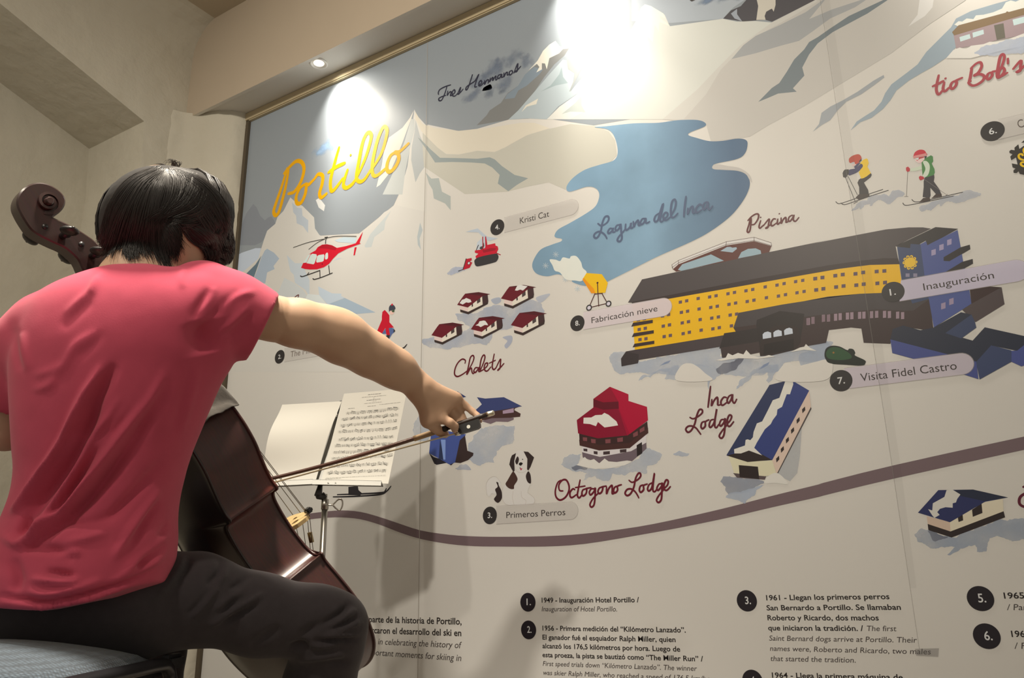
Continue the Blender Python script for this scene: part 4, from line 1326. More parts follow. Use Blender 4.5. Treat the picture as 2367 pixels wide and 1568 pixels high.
# ---- history notes along the bottom
def note(name, crop, lines, cap, badge=None, num=None, label=None):
    s = Art(name, crop, 95)
    for txt, p0, p1, st in lines:
        s.text(txt, p0, p1, cap, (40, 33, 30) if st else (72, 62, 56), bold=.016 if st else 0.0, shear=0.0 if st else .18)
    if badge:
        c, r = s.disc(badge[0], badge[1], (34, 28, 32), 'number_badge')
        numeral(s, str(num) + '.', (c[0] - r * .18, c[1] - r * .30), r * .58, r * .68)
    s.done(label)


note('history_note', 'O', [('parte de la historia de Portillo,', (140, 365), (703, 380), 1), ('marcaron el desarrollo del ski en', (105, 430), (701, 450), 1),
                           ('in celebrating the history of', (195, 500), (704, 524), 0), ('important moments for skiing in', (118, 563), (701, 602), 0)], 38, label='introduction text beside the cellist\'s knee')
note('history_note', 'O', [('1949 - Inauguración Hotel Portillo /', (1190, 246), (1782, 244), 1), ('Inauguration of Hotel Portillo.', (1190, 299), (1648, 300), 0)], 30, ((1106, 244), (1106, 187)), 1)
note('history_note', 'O', [('1956 - Primera medición del “Kilómetro Lanzado”.', (1195, 415), (2066, 428), 1), ('El ganador fué el esquiador Ralph Miller, quien', (1195, 470), (2004, 486), 1),
                           ('alcanzó los 176,5 kilómetros por hora. Luego de', (1195, 523), (2032, 544), 1), ('esta proeza, la pista se bautizó como “The Miller Run” /', (1195, 577), (2172, 604), 1),
                           ('First speed trials down “Kilómetro Lanzado”. The winner', (1197, 630), (2135, 662), 0), ('was skier Ralph Miller, who reached a speed of 176.5 km/hour', (1199, 685), (2262, 727), 0)], 30, ((1110, 412), (1110, 355)), 2)
note('history_note', 'P', [('1961 - Llegan los primeros perros', (316, 304), (1297, 294), 1), ('San Bernardo a Portillo. Se llamaban', (319, 384), (1388, 379), 1), ('Roberto y Ricardo, dos machos', (326, 463), (1212, 464), 1),
                           ('que iniciaron la tradición. /', (331, 543), (1090, 548), 1), ('The first', (1120, 548), (1354, 550), 0), ('Saint Bernard dogs arrive at Portillo. Their', (339, 625), (1518, 642), 0),
                           ('names were, Roberto and Ricardo, two males', (345, 706), (1628, 735), 0), ('that started the tradition.', (351, 787), (1027, 801), 0)], 42, ((160, 308), (160, 223)), 3)
note('history_note', 'P', [('1964 - Llega la primera máquina de', (362, 920), (1405, 938), 1)], 42, ((205, 945), (205, 857)), 4)
note('history_note', 'P', [('1965 - Se inaugura el', (2210, 290), (3000, 285), 1), ('/ Panamerican', (2232, 382), (2720, 384), 0)], 48, ((2020, 290), (2020, 190)), 5)
note('history_note', 'P', [('1966 - Campeonato', (2270, 596), (2960, 600), 1), ('/ First world cup', (2292, 690), (2900, 700), 0)], 50, ((2070, 590), (2070, 488)), 6)

# ---- seams between the printed sheets and a scrap of tape
a = Art('sheet_seam', 'X', 370)
a.line('988.8,97 985,350 980,560 974,840 970,1265 966,1568', 1.4, (165, 154, 136), smooth=False)
a.line('1896,0 1960,420 2062,1077 2125,1500', 1.0, (150, 142, 128), smooth=False, alpha=.5)
a.poly('1896,-10 1916,-10 1948,189 2010,600 2081,1072 2119,1360 2105,1360 2062,1077 1990,620 1927,190', (90, 84, 76), alpha=.05)
a.done()
a = Art('clear_tape', 'P')
a.poly('1500,690 1690,685 1685,755 1510,745', (120, 112, 104), alpha=.35)
a.done()

# ------------------------------------------------------------------ implicit solids
CR = np.array([0.84, 0.5426, 0.0])
CR /= np.linalg.norm(CR)
CF = np.array([-CR[1], CR[0], 0.0])
UPV = np.array([0, 0, 1.0])


class Field:
    def __init__(self, lo, hi, h):
        self.lo, self.h = np.asarray(lo, float), h
        self.n = np.ceil((np.asarray(hi, float) - self.lo) / h).astype(int) + 1
        self.f = np.full(self.n, 1.0, np.float32)

    def block(self, a, b):
        i0 = np.clip(np.floor((a - self.lo) / self.h).astype(int), 0, self.n - 1)
        i1 = np.clip(np.ceil((b - self.lo) / self.h).astype(int) + 1, 1, self.n)
        sl = tuple(slice(p, q) for p, q in zip(i0, i1))
        ax = [self.lo[k] + self.h * np.arange(i0[k], i1[k]) for k in range(3)]
        P = np.stack(np.meshgrid(*ax, indexing='ij'), -1)
        return sl, P

    def merge(self, sl, d, k):
        f = self.f[sl]
        if k > 0:
            hh = np.clip(0.5 + 0.5 * (f - d) / k, 0, 1)
            self.f[sl] = f * (1 - hh) + d * hh - k * hh * (1 - hh)
        else:
            self.f[sl] = np.minimum(f, d)

    def cone(self, a, b, ra, rb, k=0.01):
        a, b = np.asarray(a, float), np.asarray(b, float)
        m = max(ra, rb) + 2 * k + 3 * self.h
        sl, P = self.block(np.minimum(a, b) - m, np.maximum(a, b) + m)
        ab = b - a
        t = np.clip(((P - a) @ ab) / max(ab @ ab, 1e-12), 0, 1)
        d = np.linalg.norm(P - a - t[..., None] * ab, axis=-1) - (ra + (rb - ra) * t)
        self.merge(sl, d, k)
        return self

    def chain(self, pts, rs, k=0.01):
        for i in range(len(pts) - 1):
            self.cone(pts[i], pts[i + 1], rs[i], rs[i + 1], k)
        return self

    def ellip(self, c, r, axes=None, k=0.01, cut=False):
        c = np.asarray(c, float)
        A = np.eye(3) if axes is None else np.asarray(axes, float)
        r = np.asarray(r, float)
        m = max(r) + 2 * k + 3 * self.h
        sl, P = self.block(c - m, c + m)
        q = (P - c) @ A.T
        k0 = np.linalg.norm(q / r, axis=-1)
        k1 = np.linalg.norm(q / (r * r), axis=-1)
        d = k0 * (k0 - 1.0) / np.maximum(k1, 1e-6)
        if cut:
            self.f[sl] = np.maximum(self.f[sl], -d)
        else:
            self.merge(sl, d, k)
        return self

    def loft(self, rows, k=0.01, pw=2.0):
        "rows: (centre point, half width along CR, half depth along CF), ordered upwards"
        rows = sorted(rows, key=lambda q: q[0][2])
        z = np.array([q[0][2] for q in rows])
        u = np.array([q[0] @ CR for q in rows])
        v = np.array([q[0] @ CF for q in rows])
        a = np.array([q[1] for q in rows])
        b = np.array([q[2] for q in rows])
        allp = np.array([q[0] for q in rows])
        m = max(a.max(), b.max()) + 0.05
        sl, P = self.block(allp.min(0) - [m, m, 0.02], allp.max(0) + [m, m, 0.02])
        Z = P[..., 2]
        du = P @ CR - np.interp(Z, z, u)
        dv = P @ CF - np.interp(Z, z, v)
        A, B = np.interp(Z, z, a), np.interp(Z, z, b)
        g = (np.abs(du / A) ** pw + np.abs(dv / B) ** pw) ** (1 / pw)
        d = (g - 1) * np.minimum(A, B)
        d = np.maximum(d, np.maximum(z[0] - Z, Z - z[-1]))
        self.merge(sl, d, k)
        return self

    def clip(self, fn):
        sl, P = self.block(self.lo, self.lo + self.h * self.n)
        self.f[sl] = np.maximum(self.f[sl], fn(P))
        return self

    def mesh(self):
        "surface nets"
        f = self.f
        s = f < 0
        nx, ny, nz = f.shape
        cells = np.zeros((nx - 1, ny - 1, nz - 1), np.int8)
        for dx in (0, 1):
            for dy in (0, 1):
                for dz in (0, 1):
                    cells += s[dx:nx - 1 + dx, dy:ny - 1 + dy, dz:nz - 1 + dz]
        act = np.argwhere((cells > 0) & (cells < 8))
        idx = np.full(cells.shape, -1, np.int64)
        idx[tuple(act.T)] = np.arange(len(act))
        acc = np.zeros((len(act), 3))
        cnt = np.zeros(len(act))
        cor = [(i, j, k) for i in (0, 1) for j in (0, 1) for k in (0, 1)]
        for a in cor:
            for ax in range(3):
                if a[ax] == 1:
                    continue
                b = list(a)
                b[ax] = 1
                fa = f[act[:, 0] + a[0], act[:, 1] + a[1], act[:, 2] + a[2]]
                fb = f[act[:, 0] + b[0], act[:, 1] + b[1], act[:, 2] + b[2]]
                m = (fa < 0) != (fb < 0)
                t = np.where(m, fa / np.where(m, fa - fb, 1), 0)
                p = np.tile(np.array(a, float), (len(act), 1))
                p[:, ax] += t
                acc[m] += p[m]
                cnt[m] += 1
        V = self.lo + self.h * (act + acc / cnt[:, None])
        F = []
        for ax in range(3):
            o1, o2 = [(1, 2), (2, 0), (0, 1)][ax]
            sa = [slice(1, -1)] * 3
            sa[ax] = slice(0, -1)
            sb = list(sa)
            sb[ax] = slice(1, None)
            A, B = s[tuple(sa)], s[tuple(sb)]
            e = np.argwhere(A != B)
            inside = A[tuple(e.T)]
            e = e + 1
            e[:, ax] -= 1
            q = []
            for d1, d2 in ((-1, -1), (0, -1), (0, 0), (-1, 0)):
                c = e.copy()
                c[:, o1] += d1
                c[:, o2] += d2
                q.append(idx[tuple(c.T)])
            q = np.stack(q, 1)
            q[~inside] = q[~inside][:, ::-1]
            F.append(q)
        F = np.concatenate(F)
        F = F[(F >= 0).all(1)]
        return V, F


def smooth_mesh(V, F, it=2, lam=0.5):
    E = np.concatenate([F[:, [0, 1]], F[:, [1, 2]], F[:, [2, 3]], F[:, [3, 0]]])
    for _ in range(it):
        acc = np.zeros_like(V)
        cnt = np.zeros(len(V))
        for a, b in ((0, 1), (1, 0)):
            np.add.at(acc, E[:, a], V[E[:, b]])
            np.add.at(cnt, E[:, a], 1)
        V = V + lam * (acc / np.maximum(cnt, 1)[:, None] - V)
    return V


def normals(V, F):
    n = np.cross(V[F[:, 2]] - V[F[:, 0]], V[F[:, 3]] - V[F[:, 1]])
    N = np.zeros_like(V)
    for k in range(4):
        np.add.at(N, F[:, k], n)
    return N / (np.linalg.norm(N, axis=1, keepdims=True) + 1e-12)


def to_px(V):
    q = (V - EYE) @ RCW
    return np.stack([CX + FPX * q[:, 0] / -q[:, 2], CY - FPX * q[:, 1] / -q[:, 2]], 1)


def folds(V, F, lines, amp_scale=1.0):
    "cloth folds: ridges (+) and grooves (-) raised along the surface normal; lines run over the cloth as seen from the room"
    N = normals(V, F)
    P = to_px(V)
    face = np.clip(-(N @ np.append(CF[:2], 0.25)) * 1.6 + 0.15, 0, 1)
    D = np.zeros(len(V))
    for crop, text, w, amp in lines:
        pts = np.array(catmull([px(tuple(map(float, t.split(','))), crop) for t in text.split()], False, 4))
        best = np.full(len(V), 1e9)
        par = np.zeros(len(V))
        n = len(pts) - 1
        for i in range(n):
            a, b = pts[i], pts[i + 1]
            ab = b - a
            t = np.clip(((P - a) @ ab) / (ab @ ab), 0, 1)
            d = np.hypot(*(P - a - t[:, None] * ab).T)
            m = d < best
            best[m] = d[m]
            par[m] = (i + t[m]) / n
        D += amp * 1e-3 * np.exp(-(best / w) ** 2) * np.clip(np.sin(np.pi * np.clip(par * .96 + .02, 0, 1)), 0, 1) ** .8
    return V + N * (D * face * amp_scale)[:, None]


CROPS.update({'S': (0, 590, 3.586), 'T': (0, 930, 3.2), 'U': (220, 360, 5.6), 'V': (380, 1240, 4.552), 'W': (900, 820, 6.533)})


def P(tok, d, crop='X'):
    return at(*px(tok, crop), d)


# ------------------------------------------------------------------ cello
CM = np.array([[0.9767, 0.1966, -0.086], [-0.2086, 0.776, -0.5952], [-0.0503, 0.5993, 0.799]])
_u, _s, _v = np.linalg.svd(CM)
CM = _u @ _v
CT = np.array([-1.465, 1.3915, 0.3131])
cello = empty('cello')
cello.matrix_world = Matrix([list(CM[i]) + [CT[i]] for i in range(3)] + [[0, 0, 0, 1]])
tag(cello, 'dark reddish brown cello leaning back against the seated player', 'cello')


def cpl(x, y, axis, val, crop='X'):
    "cello coordinates of the point seen at a pixel on the plane coordinate[axis] = val"
    X, Y = px((x, y), crop)
    r = CM.T @ ray(X, Y)
    c = CM.T @ (EYE - CT)
    return c + r * ((val - c[axis]) / r[axis])


def varnish(name, c, spot, rough):
    m = mat(name, c, rough, coat=.22, spec=.5)
    nt, N, L, b = nodes(m)
    tc = N.new('ShaderNodeTexCoord')
    nz = N.new('ShaderNodeTexNoise')
    nz.inputs['Scale'].default_value = 6
    nz.inputs['Detail'].default_value = 3
    L.new(tc.outputs['Object'], nz.inputs['Vector'])
    rp = N.new('ShaderNodeMapRange')
    rp.inputs['From Min'].default_value = .5
    rp.inputs['From Max'].default_value = .72
    L.new(nz.outputs['Fac'], rp.inputs['Value'])
    mp = N.new('ShaderNodeMapping')
    mp.inputs['Scale'].default_value = (18, 60, 2.5)
    L.new(tc.outputs['Object'], mp.inputs['Vector'])
    n2 = N.new('ShaderNodeTexNoise')
    n2.inputs['Scale'].default_value = 5
    L.new(mp.outputs['Vector'], n2.inputs['Vector'])
    mx = N.new('ShaderNodeMix')
    mx.data_type = 'RGBA'
    mx.inputs['A'].default_value = (*c, 1)
    mx.inputs['B'].default_value = (*spot, 1)
    L.new(rp.outputs['Result'], mx.inputs['Factor'])
    m2 = N.new('ShaderNodeMix')
    m2.data_type = 'RGBA'
    m2.blend_type = 'MULTIPLY'
    m2.inputs['Factor'].default_value = .5
    L.new(mx.outputs['Result'], m2.inputs['A'])
    L.new(n2.outputs['Color'], m2.inputs['B'])
    L.new(m2.outputs['Result'], b.inputs['Base Color'])
    b.inputs['Coat Roughness'].default_value = .25
    return m


VAR = varnish('cello_varnish', (0.082, 0.029, 0.027), (0.19, 0.036, 0.024), .36)
VARB = varnish('cello_back_varnish_darkened', (0.022, 0.011, 0.011), (0.05, 0.016, 0.012), .30)  # rib varnish darkened: the back's dark reflection is put into the colour
VARN = varnish('cello_neck_varnish', (0.034, 0.014, 0.013), (0.06, 0.018, 0.014), .34)
EBONY = mat('ebony', (0.012, 0.011, 0.012), .38, spec=.5)
half = [(0, 0), (.06, .003), (.12, .018), (.165, .04), (.20, .068), (.225, .10), (.240, .14), (.246, .18), (.238, .222), (.222, .262), (.208, .290), (.203, .304),
        (.2045, .317), (.196, .3195), (.176, .316), (.157, .334), (.143, .368), (.136, .40), (.134, .43), (.136, .452), (.146, .466), (.164, .471), (.170, .479),
        (.165, .495), (.166, .52), (.172, .55), (.179, .582), (.179, .615), (.174, .645), (.160, .685), (.130, .715), (.09, .737), (.05, .750), (.03, .756), (0, .757)]


def dense(h):
    out = []
    corner = {11, 12, 13, 20, 21, 22, 23}
    c = catmull([(x, z) for x, z in h], False, 4)
    return [tuple(p) for p in c]


hf = dense(half)
LOOP = [(x, z) for x, z in hf] + [(-x * .965, z) for x, z in hf[-2:0:-1]]


def inset(loop, d):
    n = len(loop)
    out = []
    for i in range(n):
        a, b, c = np.array(loop[i - 1]), np.array(loop[i]), np.array(loop[(i + 1) % n])
        t = (c - a) / (np.linalg.norm(c - a) + 1e-9)
        nn = np.array([-t[1], t[0]])
        out.append(tuple(b + nn * d))
    return out


def plate(name, y0, sgn, H, m):
    "arched plate: rim of 4 mm, a shallow channel and the arch"
    rings = []
    for s, hh in ((1.0, -.0025), (1.004, 0), (1.0, .0022), (.985, .003), (.955, .0018), (.90, .004), (.8, .35 * H), (.65, .62 * H), (.45, .86 * H), (.22, .98 * H), (.06, H)):
        ring = []
        for x, z in LOOP:
            zc = min(max(z, .14), .62)
            ring.append((x * s, y0 + sgn * hh, zc + (z - zc) * s))
        rings.append(ring)
    vs = [p for r in rings for p in r]
    n = len(LOOP)
    fs = []
    for i in range(len(rings) - 1):
        for k in range(n):
            k2 = (k + 1) % n
            q = (i * n + k, i * n + k2, (i + 1) * n + k2, (i + 1) * n + k)
            fs.append(q)
    tr = tessellate_polygon([[Vector((p[0], p[2], 0)) for p in rings[-1]]])
    fs += [tuple(i + (len(rings) - 1) * n for i in t) for t in tr]
    tr = tessellate_polygon([[Vector((p[0], p[2], 0)) for p in rings[0]]])
    fs += [tuple(t) for t in tr]
    mb = MB()
    mb.add(vs, fs)
    return mb.build(name, m, cello, smooth=True)


plate('back', 0.0, -1, .020, VARB)
plate('top_plate', .117, 1, .022, VAR)
rl = inset(LOOP, .0035)
mb = MB()
vs = [(x, y, z) for y in (.0005, .004, .113, .1165) for x, z in rl]
n = len(rl)
fs = [(i * n + k, i * n + (k + 1) % n, (i + 1) * n + (k + 1) % n, (i + 1) * n + k) for i in range(3) for k in range(n)]
mb.add(vs, fs)
o = mb.build('ribs', VAR, cello, smooth=True)
o.data.set_sharp_from_angle(angle=math.radians(38))
# neck, pegbox and scroll
mb = MB()
sec = []
for z, yb, yf, w in ((.735, .035, .117, .034), (.765, .075, .118, .026), (.80, .086, .116, .018), (.90, .086, .113, .0165), (1.0, .083, .110, .0155), (1.03, .078, .109, .0155)):
    sec.append((z, yb, yf, w))
vs, fs = [], []
for z, yb, yf, w in sec:
    for k in range(12):
        a = 2 * math.pi * k / 12
        yy = (yb + yf) / 2 + (yf - yb) / 2 * math.cos(a)
        vs.append((w * math.sin(a), yy, z))
for i in range(len(sec) - 1):
    fs += [(i * 12 + k, i * 12 + (k + 1) % 12, (i + 1) * 12 + (k + 1) % 12, (i + 1) * 12 + k) for k in range(12)]
fs += [tuple(range(12)), tuple(range((len(sec) - 1) * 12, len(sec) * 12))]
mb.add(vs, fs)
mb.build('neck', VARN, cello, smooth=True)
CROPS['Y'] = (0, 360, 3.485)
prof = '700,1010 640,945 600,862 540,800 480,757 400,722 300,672 225,622 172,550 132,480 109,420 114,360 150,300 210,257 290,240 370,256 440,296 488,345 502,392 488,440 452,482 408,512 420,527 500,562 580,602 660,652 730,702 785,760 850,830 880,900'
PR = [cpl(*map(float, t.split(',')), 0, 0.0, 'Y') for t in prof.split()]
PRs = [np.array([0, p[1], p[2]]) for p in catmull(PR, False, 3)]


def yz_solid(mb, poly, w0, bev=.003):
    "solid of revolution-like slab: profile in the y-z plane, width along x with softened edges"
    c = np.mean(poly, axis=0)
    n = len(poly)
    lay = [(-w0, .0), (-w0 + bev, 1), (w0 - bev, 1), (w0, 0)]
    vs = []
    nb = []
    for i in range(n):
        t = poly[(i + 1) % n] - poly[i - 1]
        nn = np.array([0, t[2], -t[1]])
        nb.append(nn / (np.linalg.norm(nn) + 1e-9))
    ar = sum(poly[i][1] * poly[(i + 1) % n][2] - poly[(i + 1) % n][1] * poly[i][2] for i in range(n))
    sg = 1 if ar > 0 else -1
    for x, e in lay:
        for i in range(n):
            p = poly[i] - nb[i] * sg * bev * (1 - e)
            vs.append((x, p[1], p[2]))
    fs = [(j * n + i, j * n + (i + 1) % n, (j + 1) * n + (i + 1) % n, (j + 1) * n + i) for j in range(3) for i in range(n)]
    tr = tessellate_polygon([[Vector((p[1], p[2], 0)) for p in poly]])
    fs += [tuple(t) for t in tr] + [tuple(i + 3 * n for i in t[::-1]) for t in tr]
    mb.add(vs, fs)


mb = MB()
yz_solid(mb, PRs, .0215)
e0 = cpl(362, 400, 0, .0, 'Y')
e1 = cpl(392, 372, 0, .03, 'Y')
u = np.linalg.norm(cpl(462, 400, 0, 0, 'Y') - e0)


def volute(mb, sg):
    "spiral turns stepping out to the eye"
    N = 70
    vs, fs = [], []
    for i in range(N + 1):
        t = i / N
        th = -2.4 + t * 2 * math.pi * 1.6
        r = u * (1.02 - .72 * t)
        w = u * .36 * (1 - .35 * t)
        x = .020 + .014 * t
        c = e0 * (1 - t) + (e1 * [0, 1, 1]) * t
        for rr, xx in ((r + w * .5, x - .004), (r + w * .42, x + .0025), (r - w * .35, x + .003), (r - w * .5, x - .010)):
            vs.append((sg * xx, c[1] - rr * math.cos(th) * -1, c[2] + rr * math.sin(th)))
    for i in range(N):
        for k in range(3):
            fs.append((i * 4 + k, i * 4 + k + 1, (i + 1) * 4 + k + 1, (i + 1) * 4 + k))
    fs += [(0, 1, 2, 3), (N * 4, N * 4 + 1, N * 4 + 2, N * 4 + 3)]
    mb.add(vs, fs)
    mb.tube([(sg * .015, e0[1], e0[2]), (sg * .026, e1[1], e1[2])], [u * .62, u * .60], seg=26)
    mb.tube([(sg * .02, e1[1], e1[2]), (sg * .038, e1[1], e1[2]), (sg * .041, e1[1], e1[2])], [u * .42, u * .34, u * .25], seg=24)


volute(mb, 1)
volute(mb, -1)
o = mb.build('scroll', VARN, cello, smooth=True)
o.data.set_sharp_from_angle(angle=math.radians(40))


def peg(x, y, sg, ang):
    h = cpl(x, y, 0, sg * .062, 'Y')
    mb = MB()
    mb.tube([(sg * .018, h[1], h[2]), (sg * .040, h[1], h[2]), (sg * .045, h[1], h[2])], [.0065, .0075, .010], seg=14)
    R = Matrix.Rotation(ang, 3, 'X').to_4x4()
    mb.ball((sg * .062, h[1], h[2]), (.019, .008, .017), M=R, seg=20)
    mb.ball((sg * .083, h[1], h[2]), .0035, seg=10)
    mb.build('tuning_peg', EBONY, cello, smooth=True)


peg(560, 605, 1, .9)
peg(800, 770, 1, .9)
peg(245, 668, -1, .4)
peg(530, 822, -1, .4)
mb = MB()
for x, y in ((362, 573), (655, 715)):
    q = cpl(x, y, 0, .021, 'Y')
    mb.tube([(.020, q[1], q[2]), (.024, q[1], q[2])], [.006, .005], seg=12)
mb.build('peg_end', EBONY, cello, smooth=True)
# fingerboard, nut, strings, bridge, tailpiece, end pin
mb = MB()
sec = [(.455, .143, .031), (.75, .131, .027), (1.03, .114, .0165)]
vs, fs = [], []
for z, y, w in sec:
    vs += [(-w, y - .003, z), (w, y - .003, z), (w, y, z), (w * .6, y + .004, z), (0, y + .006, z), (-w * .6, y + .004, z), (-w, y, z)]
for i in range(2):
    fs += [(i * 7 + k, i * 7 + (k + 1) % 7, (i + 1) * 7 + (k + 1) % 7, (i + 1) * 7 + k) for k in range(7)]
fs += [tuple(range(7)), tuple(range(14, 21))]
mb.add(vs, fs)
mb.build('fingerboard', EBONY, cello)
MAPLE = mat('bridge_maple', (0.58, 0.42, 0.20), .55, vary=.12, vscale=90)
ZB = .343
bp = [(-.045, .139), (-.043, .150), (-.034, .160), (-.042, .178), (-.043, .200), (-.037, .212), (-.020, .222), (0, .228), (.020, .225), (.037, .217), (.043, .204), (.042, .180), (.034, .160), (.043, .150), (.045, .139), (.027, .139),
      (.022, .152), (.010, .160), (-.010, .160), (-.022, .152), (-.027, .139)]
bm = bmesh.new()
holes = [[(-.006 + .014 * sx + .006 * math.cos(t), .188 + .010 * math.sin(t)) for t in np.linspace(0, 2 * math.pi, 12, endpoint=False)] for sx in (-1.2, 2.0)]
holes.append([(.005 * math.cos(t), .203 + .006 * math.sin(t)) for t in np.linspace(0, 2 * math.pi, 10, endpoint=False)])
allp = [[Vector((a, b, 0)) for a, b in bp]] + [[Vector((a, b, 0)) for a, b in h] for h in holes]
flat = [v for l in allp for v in l]
bv = [bm.verts.new((v.x, v.y, ZB - .004)) for v in flat]
for t in tessellate_polygon(allp):
    try:
        bm.faces.new([bv[i] for i in t])
    except ValueError:
        pass
r = bmesh.ops.extrude_face_region(bm, geom=list(bm.faces))
bmesh.ops.translate(bm, vec=(0, 0, .009), verts=[g for g in r['geom'] if isinstance(g, bmesh.types.BMVert)])
br = MB().bm(bm).build('bridge', MAPLE, cello)
SX = [(-.0165, -.0075), (-.0055, -.0025), (.0055, .0025), (.0165, .0075)]
STEEL = mat('string_steel', (0.20, 0.17, 0.13), .35, metal=.9)
for k, xb in enumerate((-.034, -.012, .012, .034)):
    mb = MB()
    yb = .229 - (xb / .036) ** 2 * .010
    mb.tube([(SX[k][1] * 1.6, .118, 1.032), (xb, yb, ZB), (xb * .55, .172, .215)], [.0007, .0008, .0008], seg=6)
    mb.build('string', STEEL, cello)
mb = MB()
mb.prism([(-.024, .163, .225), (.024, .163, .225), (.014, .150, .02), (-.014, .150, .02)], (0, .010, 0))
mb.build('tailpiece', EBONY, cello)
for xb in (-.0187, -.0066, .0066, .0187):
    MB().tube([(xb, .177, .206), (xb, .190, .206)], [.004, .004], seg=10).build('fine_tuner', mat('tuner_brass', (.4, .32, .18), .35, metal=1), cello)
MB().tube([(.022, .200, .285), (.022, .207, .307)], [.0055, .0055], seg=12).build('wolf_tone_tube', mat('tuner_brass', (.4, .32, .18), .35, metal=1), cello, smooth=True)
MB().box((.026, .215, ZB + .006), (.044, .231, ZB + .018), bev=.003).build('mute', EBONY, cello)
MB().tube([(0, .055, .012), (0, .055, -.02), (0, .055, -.10), (0, .055, -.385)], [.013, .012, .005, .005], seg=14).build('end_pin', mat('end_pin_steel', (.35, .34, .33), .3, metal=1), cello, smooth=True)
# f holes in the top as dark inlays
mb = MB()
for sg in (-1, 1):
    pts = [(sg * x, .1335, z) for x, z in ((.055, .415), (.048, .428), (.058, .436), (.068, .42), (.066, .38), (.075, .335), (.088, .30), (.098, .285), (.106, .295), (.098, .305))]
    mb.tube([tuple(p) for p in catmull(pts, False, 4)], .0025, seg=6)
mb.build('f_hole', EBONY, cello)

# cloth over the upper bout
ci = [i for i, (x, z) in enumerate(LOOP[:len(hf)]) if z > .662]
arc = [LOOP[i] for i in ci]
cl, Ucl, Vcl = [], 34, 22
arcs = [np.array(p) for p in arc]
L_ = np.cumsum([0] + [np.linalg.norm(arcs[i + 1] - arcs[i]) for i in range(len(arcs) - 1)])
for i in range(Ucl + 1):
    sarc = L_[-1] * (i / Ucl) * .93
    x = np.interp(sarc, L_, [p[0] for p in arcs])
    z = np.interp(sarc, L_, [p[1] for p in arcs])
    x2 = np.interp(min(sarc + .01, L_[-1]), L_, [p[0] for p in arcs])
    z2 = np.interp(min(sarc + .01, L_[-1]), L_, [p[1] for p in arcs])
    t = np.array([x2 - x, z2 - z])
    t /= np.linalg.norm(t) + 1e-9
    nn = np.array([t[1], -t[0]])
    for j in range(Vcl + 1):
        v = j / Vcl
        y = -.012 + .140 * v
        w = noise.fractal(Vector((i * .16, j * .13, 1.7)), .8, 2, 4)
        off = .012 + .006 * math.sin(math.pi * v) + .007 * w + .006 * math.sin(i * .55 + v * 4)
        if v < .06 or v > .96:
            off = .007 + .003 * w
        sh = .012 * w
        cl.append((x + nn[0] * off + t[0] * sh, y, z + nn[1] * off + t[1] * sh))
# flap over the back edge
fs = [(i * (Vcl + 1) + j, (i + 1) * (Vcl + 1) + j, (i + 1) * (Vcl + 1) + j + 1, i * (Vcl + 1) + j + 1) for i in range(Ucl) for j in range(Vcl)]
nb = len(cl)
for i in range(Ucl + 1):
    p = cl[i * (Vcl + 1)]
    cl.append((p[0] * .80, -.028, .62 + (p[2] - .62) * .72))
fs += [(nb + i, nb + i + 1, (i + 1) * (Vcl + 1), i * (Vcl + 1)) for i in range(Ucl)]
CLm = mat('taupe_cloth', (0.055, 0.048, 0.040), .95, sheen=.4, bump=.25, bscale=160, vary=.1, vscale=20)
o = mesh_obj('cushion_cloth', cl, fs, CLm, smooth=True)
o.matrix_world = cello.matrix_world
so = o.modifiers.new('thickness', 'SOLIDIFY')
so.thickness = .003
so.offset = 1
sb = o.modifiers.new('soft', 'SUBSURF')
sb.levels = sb.render_levels = 1
tag(o, 'taupe cloth folded over the upper edge of the cello body', 'cloth')

# ------------------------------------------------------------------ bow
def bowpt(x, y, d, crop='X'):
    return P((x, y), d, crop)


bow = empty('cello_bow', bowpt(1030, 992, 1.785))
tag(bow, 'dark wooden cello bow held in the player\'s right hand', 'bow')
BO = np.array(bow.location)
b0, b1 = bowpt(1121, 960, 1.78), bowpt(640, 1093, 1.835)
dirb = (b1 - b0) / np.linalg.norm(b1 - b0)
tip = b0 + dirb * .70
dn = np.cross(dirb, np.cross(-UPV, dirb))
dn = dn - dirb * (dn @ dirb)
dn /= np.linalg.norm(dn)


def stick(t):
    s = t * .70
    return b0 + dirb * s + dn * (.017 * math.sin(math.pi * min(1, max(0, t))) * .75) - BO


WOOD = mat('bow_wood', (0.075, 0.028, 0.018), .35, coat=.3)
mb = MB()
mb.tube([stick(t) for t in np.linspace(.12, 1.0, 26)], list(np.linspace(.0052, .0036, 26)), seg=12)
mb.build('stick', WOOD, bow, smooth=True)
MB().tube([stick(t) for t in np.linspace(-.005, .125, 8)], .0056, seg=12).build('grip_stick', mat('bow_wood_dark', (0.03, 0.016, 0.012), .4), bow, smooth=True)
MB().tube([stick(t) for t in np.linspace(.155, .235, 8)], .0064, seg=12).build('winding', mat('winding_silk', (0.30, 0.20, 0.11), .4, metal=.3), bow, smooth=True)
MB().tube([stick(t) for t in np.linspace(.125, .158, 6)], .0070, seg=12).build('thumb_leather', mat('thumb_leather', (.02, .016, .015), .6), bow, smooth=True)
SILV = mat('nickel_silver', (0.72, 0.66, 0.52), .25, metal=1)
mb = MB()
mb.tube([stick(-.030), stick(-.026), stick(-.012), stick(-.006)], [.0045, .0058, .0060, .0056], seg=14)
mb.build('end_screw', SILV, bow, smooth=True)
sx = np.cross(dirb, dn)
